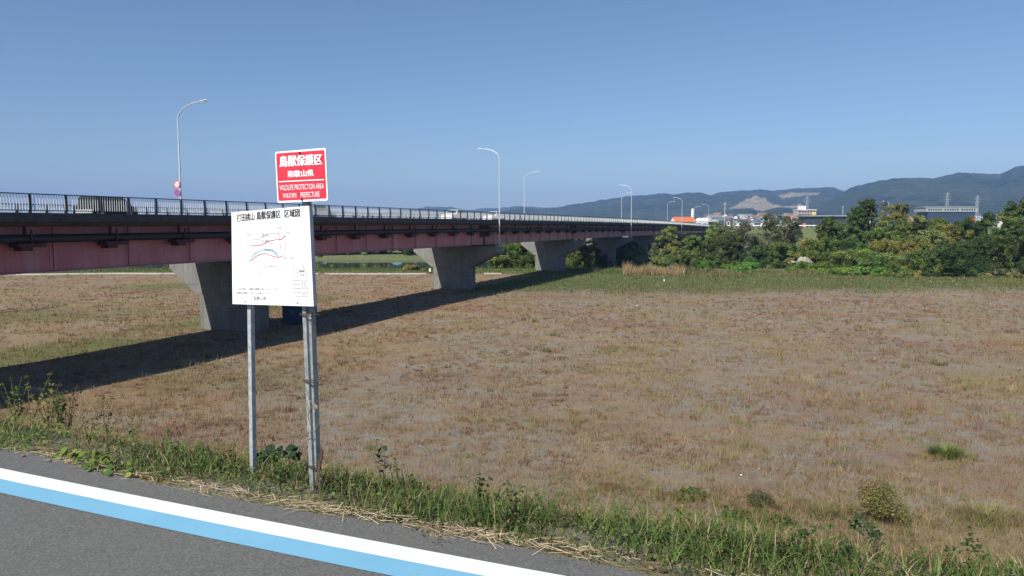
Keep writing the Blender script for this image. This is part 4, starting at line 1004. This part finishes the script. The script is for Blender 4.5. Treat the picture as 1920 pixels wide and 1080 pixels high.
for i in range(16):
    s_ = 172 + i * 12.5 + rnd.uniform(-3, 3); p_ = BW(s_, rnd.uniform(38.5, 45), 0); Yd = p_.y
    tree('dark bush in the shade under the far spans of the bridge', 960 + F * p_.x / Yd, HOR + (HE - rnd.uniform(3.0, 4.9)) / Yd * F, 4.2 / Yd * F, Yd, rnd.choice(['dark', 'mid']), 'bush', 'bush', 'bushes under the far spans', leafsize=.45, dens=.6)
for i in range(9):
    s_ = 150 + i * 22 + rnd.uniform(-5, 5); p_ = BW(s_, rnd.uniform(53, 62), 0); Yd = p_.y
    tree('dark green tree behind the far spans, seen beneath the girder', 960 + F * p_.x / Yd, HOR + (HE - rnd.uniform(5.5, 7.5)) / Yd * F, 6.5 / Yd * F, Yd, rnd.choice(['dark', 'mid']), 'tree', 'tree', 'trees behind the far spans', leafsize=.5, dens=.6)
# vegetation on the far river bank and beyond, left of the bridge
for i in range(26):
    x = 10 + i * 38 + rnd.uniform(-12, 12); Yd = rnd.uniform(209, 222)
    tree('green tree on the far river bank, mostly hidden by the girder', x, rnd.uniform(410, 438), 56, Yd, rnd.choice(['mid', 'dark', 'olive']), 'tree', 'tree', 'trees on the far river bank', leafsize=.5, dens=.6)
tree('dry brown bush on the near river bank left of the second pier', 772, 497, 20, 141, 'ochre', 'bush', 'bush', None)
tree('low green bush on the near bank beside the small white post', 812, 502, 20, 138, 'mid', 'bush', 'bush', None)
# reeds, scrub and bank cover: uncountable
def reedbed(name, x0, x1, y0, y1, n, h, w, cols, wts=None, lean=.35):
    u = NP.uniform(x0, x1, n); Yd = NP.uniform(y0, y1, n); x = (u - 960) / F * Yd
    if name == 'scrub': kk = fbm(x * .3, Yd * .3, 83, 3) > NP.uniform(.42, .6, n); u, Yd, x = u[kk], Yd[kk], x[kk]; n = len(u)
    q = .25 + 1.5 * fbm(x * .4, Yd * .4, 71, 3) ** 1.5
    return tag(blades(name, with_z(x, Yd), NP.uniform(*h, n) * q, NP.uniform(.6, 1.4, n) * w, pick(cols, n, .2, wts), M['blade'], 3, lean, 1.0), kind='stuff')
reedbed('reeds', 1168, 1285, 124, 130, 3600, (.9, 2.2), .07, [(.40, .27, .14), (.30, .2, .1), (.24, .22, .08), (.48, .36, .22)])
reedbed('scrub', 1280, 1560, 119, 134, 6000, (.4, 1.2), .08, [(.13, .15, .045), (.20, .16, .07), (.28, .21, .12), (.09, .12, .035)])
reedbed('scrub', 1540, 2050, 116, 121, 3600, (.3, .9), .08, [(.13, .15, .045), (.22, .17, .08), (.08, .12, .03), (.30, .22, .11)])
reedbed('scrub', 1100, 1300, 130, 150, 3000, (.6, 1.6), .08, [(.06, .09, .025), (.10, .12, .04), (.16, .14, .06)])
M['rock'] = paint('weathered_rock', (.30, .275, .23), .95, .35, 1.5, bump=.5)
# pale rocks and posts
def rock(lab, p, s):
    import bmesh
    bm = bmesh.new(); bmesh.ops.create_icosphere(bm, subdivisions=3, radius=1)
    for v in bm.verts:
        q = 1 + .35 * (float(fbm(v.co.x * 1.7 + p[0], v.co.y * 1.7 + v.co.z * 2.1, 8)) - .5) * 2; v.co = Vector((v.co.x * s[0], v.co.y * s[1], v.co.z * s[2])) * q
    me = bpy.data.meshes.new('rock'); bm.to_mesh(me); bm.free(); me.materials.append(M['rock']); o = bpy.data.objects.new('rock', me); C.objects.link(o); o.location = p
    return tag(o, lab, 'rock')
def on_ground(px, Y, dz=0): x = (px - 960) / F * Y; return Vector((x, Y, hz(x, Y) + dz))
rock('large pale rock among the shrubs below the greyish trees', on_ground(1509, 140.5, .5), (1.5, 1.2, 2.0))
rock('low pale rock left of the large one, behind the shrubs', on_ground(1475, 156, 2.9), (3.6, 2, .55))
def marker(lab, px, ytop, Y, w, basem=True):
    p = on_ground(px, Y); h = at(px, ytop, Y).z - p.z; r = empty('marker_post', p)
    MB().prism([(-w / 2, -w / 2), (w / 2, -w / 2), (w / 2, w / 2), (-w / 2, w / 2)], 2, 0, h).build('post', M['white'], r, bevel=.02)
    if basem: MB().span((-w, -w, -.1), (w, w, .35)).build('base', M['black'], r, bevel=.03)
    else: MB().span((-w * .6, -w * .6, h - .01), (w * .6, w * .6, h + .08)).build('cap', M['white'], r)
    tag(r, lab, 'post')
marker('small white post on a dark foot left of the second pier', 806, 503, 128, .28)
marker('small white stake in the green grass in front of the reeds', 1246, 525, 112, .22, False)

# ------------------------------------------------------------------ single plants near the path
def stem_plant(name, lab, px, py, h, n, cols, leaf, spread=.3, z=None, Y=None, cat='weed', group=None, tipcol=None, per=9, base=None):
    b = base if base is not None else (gr(px, py, 0.05) if z is None else gr(px, py, z)); b = Vector((b.x, b.y, hz(b.x, b.y)))
    r = empty(name, b); tag(r, lab, cat, group); mb = MB(); L3 = []; N3 = []
    for i in range(n):
        a = rnd.uniform(0, 6.28); l = rnd.uniform(.1, 1) * spread * h; hh = h * rnd.uniform(.7, 1)
        pts = [Vector((math.cos(a) * l * t ** 1.4 + rnd.uniform(-.01, .01) * h, math.sin(a) * l * t ** 1.4 + rnd.uniform(-.01, .01) * h, hh * t)) for t in (0, .3, .6, .85, 1)]
        mb.tube(pts, [.006 * h + .0012, .005 * h + .001, .004 * h + .001, .003 * h + .0008, .001], 5)
        for k in range(per):
            t = rnd.uniform(.18, 1); j = min(3, int(t * 4)); p = pts[j].lerp(pts[j + 1], t * 4 - j if j < 3 else .5); o = Vector((rnd.uniform(-1, 1), rnd.uniform(-1, 1), rnd.uniform(-.3, .5))).normalized() * leaf * .6
            L3.append(p + o); N3.append((o.x * .3, o.y * .3, leaf))
    mb.build('stem', M['stem'], r); L3 = np.array([tuple(p) for p in L3]); N3 = np.array(N3) + NP.normal(size=(len(N3), 3)) * leaf * .5
    V, F4, col = leaffine(L3, NP.uniform(.6, 1.3, len(L3)) * leaf, N3, pick(cols, len(L3), .25), .5); npmesh('leaves', V, F4, M['leaf'], col, r)
    if tipcol:
        q = []; 
        for i in range(70 * max(1, n // 2)): t = rnd.uniform(0, 1); q.append((rnd.uniform(-.05, .05) * (1 - t * .6) * h * .6, rnd.uniform(-.05, .05) * (1 - t * .6) * h * .6, h * (.72 + .33 * t)))
        q = np.array(q); V, F4, col = leaffine(q, NP.uniform(.5, 1.2, len(q)) * .03 * h, NP.normal(size=(len(q), 3)), pick(tipcol, len(q), .2), .8); npmesh('flower', V, F4, M['leaf'], col, r)
    return r
M['stem'] = paint('plant_stem', (.16, .13, .06), .8, .35, 20)
G1, G2, G3 = [(.06, .11, .025), (.09, .15, .035)], [(.16, .22, .04), (.22, .27, .05), (.12, .19, .03)], [(.035, .065, .02), (.05, .085, .025)]
ZV = 6.6
def clump(name, lab, px, py, w, h, cols, leaf, n, cat='bush', z=0.1, flat=1.0, asp=.4, group=None):
    b = gr(px, py, z); b = Vector((b.x, b.y, hz(b.x, b.y))); r = empty(name, b); tag(r, lab, cat, group)
    mb = MB(); m = 26; C4 = []
    for i in range(m):
        a = rnd.uniform(0, 6.28); q = rnd.uniform(.1, 1) ** .7 * w / 2; zz_ = h * rnd.uniform(.35, .9) * (1 - .45 * (q / (w / 2)) ** 2)
        e = Vector((math.cos(a) * q, math.sin(a) * q, zz_)); C4.append((*e, rnd.uniform(.12, .24) * min(w, h * 1.3)))
        mb.tube([(0, 0, 0), e * .5 + Vector((0, 0, .12 * h)), e], [.008, .006, .002], 4)
    mb.build('stem', M['stem'], r); V, F4, col = crown_leaves(np.array(C4), n / m, leaf, cols, flat)
    V[:, 2] = np.maximum(V[:, 2], .01)
    npmesh('leaves', V, [F4], M['leaf'], col, r); return r
def tuft(name, lab, px, py, w, h, cols, leaf=.1, n=900, cat='grass tuft', z=.1):
    b = gr(px, py, z); b = Vector((b.x, b.y, hz(b.x, b.y))); a = NP.uniform(0, 2 * math.pi, n); q = NP.uniform(0, 1, n) ** .6
    sd = rnd.uniform(0, 50); ir = .45 + 1.1 * fbm(np.cos(a) * 1.3 + sd, np.sin(a) * 1.3 + sd, 5, 3); P = np.stack([np.cos(a) * q * ir * w * .46, np.sin(a) * q * ir * w * .46, np.zeros(n) - .01], 1); hh = h * NP.uniform(.25, 1.15, n) * (1 - .45 * q ** 2) * ir
    o = blades(name, P, hh, NP.uniform(.008, .02, n), pick(cols, n, .25), M['blade'], 3, 1.0 * min(1.2, w / h * .6), .8, ang=a); o.location = b
    return tag(o, lab, cat)
clump('bush', 'round yellowish green bush on the right of the field near the path', 1646, 965, 1.25, 1.3, [(.27, .27, .075), (.33, .30, .10), (.22, .22, .07), (.28, .22, .10)], .05, 5200, flat=1.15)
tuft('grass_tuft', 'low round green tuft alone in the middle of the dry field', 1774, 846, 1.0, .62, [(.10, .16, .035), (.15, .20, .05), (.22, .25, .08)], .10, 1500)
clump('bush', 'small grey green bush left of the yellowish bush', 1428, 944, .85, .55, [(.08, .10, .045), (.11, .12, .05)], .05, 900)
for px, py, w, l in ((1292, 922, 1.0, 'low bright green plants left in the row behind the goldenrod'), (1378, 962, 1.2, 'low bright green plants in the middle of the row behind the goldenrod'), (1462, 974, .9, 'low bright green plants right in the row behind the goldenrod')):
    clump('low_plants', l, px, py, w, .28, [(.12, .18, .04), (.16, .21, .05), (.07, .11, .03)], .06, 800, 'plant')
clump('bush', 'brownish green thicket in front of the yellowish bush', 1690, 1068, 1.9, .8, [(.10, .11, .04), (.17, .12, .06), (.22, .13, .07), (.07, .09, .03)], .06, 2600)
for px, py, w, h, l in ((1850, 960, 1.6, .42, 'thin yellowish grasses right of the yellowish bush'), (1545, 950, 1.5, .4, 'thin yellowish grasses left of the yellowish bush')):
    tuft('grass_tuft', l, px, py, w, h, [(.22, .20, .08), (.28, .22, .11), (.17, .17, .06)], .09, 900, 'grass tuft')
for px, py, w, l in ((1150, 908, .9, 'dark red grass patch above the bare soil'), (1040, 668, 1.4, 'pale dry tuft in the middle of the field'), (1745, 585, 1.6, 'rusty dry bush far out on the field'), (1185, 648, .8, 'dry tuft just right of the field centre'), (1025, 655, .7, 'small green weed left of the pale dry tuft'), (1760, 680, 1.0, 'olive weed far out on the right of the field')):
    red_ = 'red' in l or 'rusty' in l
    tuft('grass_tuft', l, px, py, w, .22 if py > 700 else .6, [(.22, .095, .06), (.27, .13, .08), (.3, .2, .12)] if red_ else ([(.12, .15, .05), (.17, .18, .07)] if 'green' in l or 'olive' in l else [(.40, .28, .2), (.34, .22, .15)]), .08, 200)
for px, py, w, l in ((735, 994, .16, 'dry brown tuft lying on the asphalt edge, leftmost of three'), (778, 1003, .14, 'dry brown tuft on the asphalt edge between two others'), (812, 1010, .11, 'smallest dry brown tuft on the asphalt edge, rightmost of three')):
    tuft('dry_tuft', l, px, py, w, .045, [(.22, .17, .10), (.34, .27, .16), (.12, .10, .05)], .1, 150, 'grass tuft', 6.7)
def litter(lab, px, py, s):
    p = gr(px, py, .05); p = Vector((p.x, p.y, hz(p.x, p.y) + .02)); mb = MB(); n = 7; r = [(s * rnd.uniform(.6, 1.2) * math.cos(6.28 * i / n), s * rnd.uniform(.5, 1.0) * math.sin(6.28 * i / n), rnd.uniform(0, s * .5)) for i in range(n)]
    mb.add(r + [(0, 0, s * .7)] + [(x * .9, y * .9, z - .02) for x, y, z in r], [(i, (i + 1) % n, n) for i in range(n)] + [(i, n + 1 + i, n + 1 + (i + 1) % n, (i + 1) % n) for i in range(n)])
    o = mb.build('litter', M['white'], None); o.location = p; tag(o, lab, 'litter')
litter('small white scrap of litter on the dry field right of the red grass', 1390, 886, .05); litter('flat white scrap of litter far out near the green band', 1195, 573, .16); litter('white speck of litter in the middle of the dry field', 1424, 874, .03)
# broad leaved vines by the posts and the path edge
def vine_plant(lab, pts, leaf, cols, n, z=ZV, name='vine'):
    P_ = [gr(x, y, z) for x, y in pts]; base = Vector((P_[0].x, P_[0].y, hz(P_[0].x, P_[0].y))); r = empty(name, base); tag(r, lab, 'vine'); mb = MB(); sp_ = max(.05, .0 if z > 6 else .16)
    mb.tube([p - base for p in P_], [.0025] * len(P_), 5); mb.build('stem', M['stem'], r); L3 = []; N3 = []
    for i in range(n):
        j = rnd.randrange(len(P_) - 1); p = P_[j].lerp(P_[j + 1], rnd.random()) - base; L3.append((p.x + rnd.uniform(-sp_, sp_), p.y + rnd.uniform(-sp_, sp_), p.z + rnd.uniform(-sp_, sp_))); N3.append((rnd.uniform(-.7, .3), rnd.uniform(-1.0, .1), 1))
    V, F4, col = leaffine(np.array(L3), NP.uniform(.6, 1.25, n) * leaf, np.array(N3), pick(cols, n, .25), .85, .2); npmesh('leaves', V, F4, M['leaf'], col, r)
vine_plant('dark green creeper with big lobed leaves between the sign posts', [(478, 862), (500, 848), (525, 842), (556, 850)], .085, [(.035, .075, .03), (.05, .10, .04), (.03, .06, .025)], 30, 6.68)
vine_plant('light green broad leaved weeds at the edge of the path on the left', [(112, 858), (150, 856), (190, 862), (235, 874)], .055, G2, 70, 6.70, 'leafy_weed')
vine_plant('light green broad leaves drooping over the asphalt on the left', [(150, 872), (195, 880), (235, 892)], .05, G2 + G1, 46, 6.71, 'leafy_weed')
vine_plant('dark leaved creeper climbing up the slope on the right', [(1600, 975), (1625, 990), (1650, 1010), (1625, 1035)], .11, G3, 110, .9)
vine_plant('dark creeper at the right corner of the photo', [(1810, 1000), (1840, 1040), (1850, 1070), (1800, 1078)], .09, G3, 90, 2.0)
for px, py, h, n, cols, lf, lab in (
    (330, 880, .30, 3, G1, .035, 'thin leafy weed left of the sign, beside the path'), (400, 895, .28, 3, G1, .03, 'thin weed between the leafy weeds and the left post'),
    (515, 905, .22, 4, G1, .035, 'short leafy weed between the two sign posts'), (722, 925, .38, 3, G3, .05, 'tall leafy weed just right of the sign posts'),
    (775, 935, .20, 4, G1, .03, 'small weed right of the tall leafy weed'), (895, 965, .27, 4, G3, .04, 'dark weed stalk in the verge below the field centre'),
    (955, 985, .24, 6, [(.16, .12, .06), (.10, .11, .04)], .03, 'brownish weed with many stems above the verge'), (660, 905, .2, 4, [(.30, .26, .14)], .02, 'pale flowered weed just right of the stake'),
    (250, 880, .20, 4, G1, .03, 'small weed above the broad leaved weeds'), (440, 890, .24, 3, G1, .03, 'thin weed just left of the left post'), (1490, 1060, .22, 4, G3, .035, 'dark leafy weed in the verge at the lower right'),
    (1350, 1040, .16, 4, G1, .03, 'small green weed right of the goldenrod')):
    stem_plant('weed', lab, px, py, h, n, cols, lf, z=6.66, group='weeds in the verge', per=8)
for i in range(30):
    x = rnd.uniform(-3.4, 2.2); d = rnd.uniform(.32, .9); y = float(yw(x)) + d / .92; kind_ = rnd.choice([G1, G3, G1, [(.2, .16, .07), (.15, .13, .05)]])
    stem_plant('weed', 'thin leafy weed standing in the verge grass', 0, 0, rnd.uniform(.13, .3), rnd.randint(2, 4), kind_, rnd.uniform(.018, .035), .35, base=Vector((x, y, 0)), group='thin weeds along the verge', per=7)
stem_plant('goldenrod', 'yellow flowering goldenrod in the verge on the right', 1278, 1015, .20, 2, G1, .035, .12, z=6.66, tipcol=[(.75, .52, .03), (.65, .42, .03)], cat='flower')
stem_plant('goldenrod', 'small yellow flowering weed right of the sign posts', 700, 930, .12, 2, G1, .03, .15, z=6.66, tipcol=[(.7, .55, .06)], cat='flower')
stem_plant('goldenrod', 'small yellow flowering weed in the verge below the field centre', 815, 965, .10, 2, G1, .03, .15, z=6.66, tipcol=[(.7, .55, .06)], cat='flower')
def slope_at(px, py, d):                                              # a spot on the slope, d metres from the white line, on a sight column
    u = (px - 960) / F; lo, hi = 2.0, 30.0
    for _ in range(50):
        m = (lo + hi) / 2
        if float(dside(u * m, m)) < d: lo = m
        else: hi = m
    return Vector((u * lo, lo, 0))
for px, d, h, n, lab, cols, lf in ((40, 5.5, 1.75, 2, 'tall pale weed stalk on the slope at the left edge', [(.24, .25, .09), (.16, .18, .06)], .07), (75, 5.0, 1.0, 9, 'yellow green weed clump on the slope at the left edge', [(.25, .24, .07), (.18, .2, .05)], .08),
    (14, 3.4, .75, 7, 'dark green weeds at the left edge of the photo', G1 + G2[2:], .06), (110, 3.6, .75, 9, 'brownish weeds right of the yellow green clump', [(.2, .14, .07), (.14, .13, .05)], .05), (185, 3.0, .75, 3, 'thin dark stalk with a few leaves on the slope', G3, .045), (95, 2.2, .5, 9, 'low green weeds behind the left path edge', G1, .05)):
    stem_plant('weed', lab, 0, 0, h, n, cols, lf, .35, base=slope_at(px, 0, d), group='weeds on the slope at the left', per=16)

# ------------------------------------------------------------------ beyond the trees: levee road, town
def bld(name, lab, cat, p, rz=0.0, group=None):
    r = empty(name, p, rz); return tag(r, lab, cat, group)
M['roof_orange'] = paint('orange_tile_roof', (.55, .16, .06), .7, .15, 2); M['wall_white'] = paint('white_render', (.70, .70, .68), .8, .08, .8)
M['wall_pink'] = paint('pinkish_tile_wall', (.42, .33, .31), .8, .1, .6); M['wall_navy'] = paint('dark_blue_cladding', (.03, .05, .085), .5, .2, .5); M['roof_grey'] = paint('grey_metal_roof', (.28, .31, .30), .5, .12, .4, .2)
M['wall_dull'] = paint('dull_pale_panels', (.33, .35, .35), .8, .1, .6); M['roof_dull'] = paint('dull_green_grey_roof', (.16, .19, .18), .7, .15, .3)
M['winglass'] = paint('window_glass', (.03, .04, .05), .1, .2, 2, 0, .7); M['yellow'] = paint('yellow_sign', (.7, .55, .12), .5, .05, 1); M['wall_grey'] = paint('grey_render', (.45, .46, .46), .8, .1, .6); M['roof_dark'] = paint('dark_tile_roof', (.09, .10, .12), .6, .2, 1); M['wall_cream'] = paint('cream_render', (.55, .50, .42), .8, .1, .6); M['roof_brown'] = paint('brown_tile_roof', (.22, .13, .09), .7, .2, 1)
def gable(r, w, d, h, rh, wallm, roofm, nwin=3):
    wl = MB().prism([(-w / 2, -.5), (w / 2, -.5), (w / 2, h), (-w / 2, h)], 1, -d / 2, d / 2)
    wo = MB().prism([(-d / 2, -.5), (d / 2, -.5), (d / 2, h), (0, h + rh * .96), (-d / 2, h)], 0, -w / 2, w / 2).build('wall', wallm, r)
    e = .35; MB().prism([(-d / 2 - e, h - .18), (0, h + rh), (d / 2 + e, h - .18), (d / 2 + e, h), (0, h + rh + .2), (-d / 2 - e, h)], 0, -w / 2 - e, w / 2 + e).build('roof', roofm, r)
    for i in range(nwin):
        x = -w / 2 + w * (i + .5) / nwin
        MB().span((x - w / nwin * .28, -d / 2 - .03, h * .35), (x + w / nwin * .28, -d / 2 + .05, h * .8)).build('window', M['winglass'], r)
def atz(px, Y, z): return Vector(((px - 960) / F * Y, Y, z))
Yh = 430; zl = lambda px, Y: hz((px - 960) / F * Y, Y)
p = atz(1279, Yh, zl(1279, Yh)); h0 = at(1279, 407, Yh).z - p.z
r = bld('house', 'white house with a bright orange tiled roof beyond the end of the bridge', 'house', p, .25); gable(r, 12.4, 8, h0 - 2.7, 2.6, M['wall_white'], M['roof_orange'], 4)
p = atz(1297, 436, zl(1297, 436)); hh = at(1297, 391, 436).z - p.z; r = bld('water_tank', 'tall white cylindrical tank behind the orange roofed house', 'tank', p)
MB().tube([(0, 0, 0), (0, 0, hh - .6), (0, 0, hh - .2), (0, 0, hh)], [.8, .8, .6, .1], 20).build('tank', M['white'], r, smooth=True); MB().tube([(0, 0, hh * .93), (0, 0, hh * .95)], .9, 20).build('rim', M['galv'], r)
p = atz(1309, 440, zl(1309, 440)); r = bld('house', 'low white building right of the orange roofed house', 'house', p, -.1); gable(r, 9, 7, at(1309, 410, 440).z - p.z - 1.5, 1.6, M['wall_white'], M['wall_white'], 3)
# store
Ys = 440; p = atz(1545, Ys, zl(1545, Ys)); H_ = at(1545, 404, Ys).z - p.z; r = bld('store', 'low dark blue store with a flat overhanging roof behind the trees', 'store', p, -.12)
MB().span((-13.5, -7, -.5), (13.5, 7, H_ - .7)).build('wall', M['wall_navy'], r); MB().span((-15.2, -8.6, H_ - .7), (15.2, 8.6, H_)).build('roof', M['roof_grey'], r, bevel=.1)
for i in range(6): MB().span((-12.6 + i * 4.3, -7.05, 2.6), (-9.2 + i * 4.3, -6.95, H_ - 1.4)).build('window', M['winglass'], r)
MB().span((-12, -9, .2), (-4, -7.2, 2.2)).build('shop_front', M['wall_white'], r); MB().span((-14.6, -8.2, 1.8), (-12.9, -7.6, 4.6)).build('orange_panel', M['roof_orange'], r)
o = bld('roof_sign', 'small yellow sign standing on the roof of the dark blue store', 'sign', atz(1523, Ys - 6, p.z + H_)); MB().span((-1, -.15, .3), (1, .15, 1.9)).build('board', M['yellow'], o); MB().span((-.1, .16, 0), (.1, .3, 1.2)).build('post', M['black'], o)
# white windowed building
Yb = 520; p = atz(1768, Yb, zl(1768, Yb)); H_ = at(1768, 387, Yb).z - p.z; r = bld('long_building', 'long building with a band of small windows in white over a dark wall', 'building', p, -.1)
zw1 = at(1768, 397.5, Yb).z - p.z; zw2 = at(1768, 390.5, Yb).z - p.z
MB().span((-15, -9, -.5), (15.2, 9, zw1)).build('wall', M['wall_navy'], r); band = MB().span((-16.6, -9.6, zw1), (16.6, 9.6, zw2)).build('window_band', M['wall_dull'], r)
MB().prism([(-9.8, zw2), (9.8, zw2), (4, H_), (-5, H_)], 0, -16.9, 16.9).build('roof', M['roof_dull'], r)
for g in range(3):
    for i in range(6): x = -15.4 + g * 10.8 + i * 1.6; MB().span((x, -9.66, zw1 + .7), (x + .95, -9.55, zw2 - .6)).build('window', M['winglass'], band)
# apartment
Ya = 720; p = atz(1506, Ya, zl(1506, Ya)); r = bld('apartment_block', 'pinkish apartment block with a lift tower, left of the lattice pylon', 'building', p, .1)
Hm, Ht = at(1506, 394, Ya).z - p.z, at(1500, 386, Ya).z - p.z
aw = MB().span((-9, -5, -.5), (9, 5, Hm)).build('wall', M['wall_pink'], r); MB().span((-5.6, -3, Hm - .05), (-.4, 3, Ht)).build('lift_tower', M['wall_white'], r); MB().span((-9.4, -5.4, Hm), (-5.65, 5.4, Hm + .6)).build('parapet', M['wall_white'], r); MB().span((-.35, -5.4, Hm), (9.4, 5.4, Hm + .6)).build('parapet', M['wall_white'], r)
for fl in range(int(Hm // 3)):
    for i in range(6): MB().span((-8.4 + i * 2.9, -5.06, .8 + fl * 3), (-6.4 + i * 2.9, -4.96, 2.3 + fl * 3)).build('window', M['winglass'], aw)
# pylons
def pylon(lab, px, ytop, Y, w):
    p = atz(px, Y, zl(px, Y)); H = at(px, ytop, Y).z - p.z; r = bld('pylon', lab, 'pylon', p); mb = MB(); s = .16
    lv = [0, .25, .45, .62, .76, .88, 1.0]; wd = lambda t: w * (1 - .82 * t)
    for i in range(len(lv) - 1):
        a, b = lv[i], lv[i + 1]
        for k in range(4):
            c = [(-1, -1), (1, -1), (1, 1), (-1, 1)]; q, q2 = c[k], c[(k + 1) % 4]
            A = Vector((q[0] * wd(a) / 2, q[1] * wd(a) / 2, a * H)); B = Vector((q[0] * wd(b) / 2, q[1] * wd(b) / 2, b * H)); A2 = Vector((q2[0] * wd(a) / 2, q2[1] * wd(a) / 2, a * H)); B2 = Vector((q2[0] * wd(b) / 2, q2[1] * wd(b) / 2, b * H))
            mb.bar(A, B, s * 1.6); mb.bar(A, B2, s); mb.bar(A2, B, s); mb.bar(B, B2, s)
    mb.build('tower', M['pylon'], r)
    for t, l in ((.80, .8), (.88, .95), (.96, .7)):
        MB().bar((-w * l, 0, t * H), (w * l, 0, t * H), .25).bar((-w * l, 0, t * H), (0, 0, t * H + w * .22), .15).bar((w * l, 0, t * H), (0, 0, t * H + w * .22), .15).build('cross_arm', M['pylon'], r)
M['pylon'] = paint('pylon_steel', (.33, .35, .36), .6, .1, 1, .2)
pylon('lattice pylon standing behind the pinkish apartment block', 1510, 368, 900, 5.0); pylon('lattice pylon above the white windowed building', 1771, 361, 1000, 6); pylon('shorter lattice pylon right of the white windowed building', 1827, 367, 800, 4.2)
def pole(lab, px, ytop, Y):
    p = atz(px, Y, zl(px, Y)); H = at(px, ytop, Y).z - p.z; r = bld('utility_pole', lab, 'utility pole', p, rnd.uniform(-.6, .6), 'utility poles beyond the bridge')
    MB().tube([(0, 0, -.3), (0, 0, H)], [.2, .13], 8).build('pole', M['lamp'], r)
    for z in (H - .5, H - 1.4, H - 3.2): MB().bar((-1.1, 0, z), (1.1, 0, z), .12).build('cross_arm', M['lamp'], r)
pole('tall utility pole with several cross arms right of the bridge end', 1357, 379, 400); pole('thin pole left of the tall utility pole', 1312, 407, 420); pole('thin pole right of the white tank', 1322, 408, 430)
pole('pole behind the high pair of trees', 1652, 376, 520); pole('pole right of the high pair of trees', 1662, 379, 540); pole('pole rising over the flat roof of the dark blue store', 1577, 386, 560)
# guard rail on the levee road to the right of the bridge
g0 = BW(S1 + 6, PM - 5.2, 0); gx = Vector((.9354, -.3535, 0)); gl = empty('guard_rail', (g0.x, g0.y, hz(g0.x, g0.y) + .05), math.atan2(gx.y, gx.x)); tag(gl, 'white guard rail along the levee road right of the bridge end', 'guard rail')
MB().span((0, -.05, .55), (62, .05, .9)).build('rail', M['white'], gl)
for i in range(31): MB().tube([(i * 2 + .5, .1, -.3), (i * 2 + .5, .1, .8)], .07, 6).build('post', M['white'], gl)
# small houses of the town
def house_master(wm, rm, w, d, h, rh):
    r = empty('house', (0, 0, 0)); gable(r, w, d, h, rh, wm, rm, 3); return r
protos = [(M['wall_white'], M['roof_dark'], 9, 7, 5.4, 2.0, 'small white house with a dark roof in the distant town'), (M['wall_cream'], M['roof_brown'], 10, 7.5, 5.2, 2.2, 'small cream house with a brown roof in the distant town'), (M['wall_grey'], M['roof_grey'], 12, 8, 6.2, 1.2, 'small grey building with a pale roof in the distant town'), (M['wall_white'], M['roof_orange'], 9, 7, 5, 2.0, 'small white house with an orange roof in the distant town')]
ms = [None] * 4
def far_z(px, py, Y): return at(px, py, Y).z
for i in range(120):
    k = rnd.choice([0, 0, 1, 1, 2, 2, 0, 3 if i % 3 == 0 else 2]); Y = rnd.uniform(760, 1700); px = rnd.uniform(1326, 1500) if i < 100 else rnd.uniform(1560, 1900)
    if ms[k] is None: ms[k] = o = house_master(*protos[k][:6])
    else: o = copy_tree(ms[k])
    x = (px - 960) / F * Y; o.location = (x, Y, hz(x, Y) + 14 * sstep(900, 1500, Y)); o.rotation_euler = (0, 0, rnd.uniform(-1.2, 1.2)); q = rnd.uniform(.9, 1.5); o.scale = (q, q, q * rnd.uniform(.9, 1.5))
    tag(o, protos[k][6], 'house', 'houses of the distant town')
# trees in the town, between the houses
for i in range(26):
    px = rnd.uniform(1200, 1950); Y = rnd.uniform(470, 900)
    tree('dark green tree standing among the distant town houses', px, 423 - rnd.uniform(-2, 7), rnd.uniform(10, 22), Y, rnd.choice(['dark', 'mid', 'olive']), 'tree', 'tree', 'trees in the distant town', leafsize=.9, dens=.35)
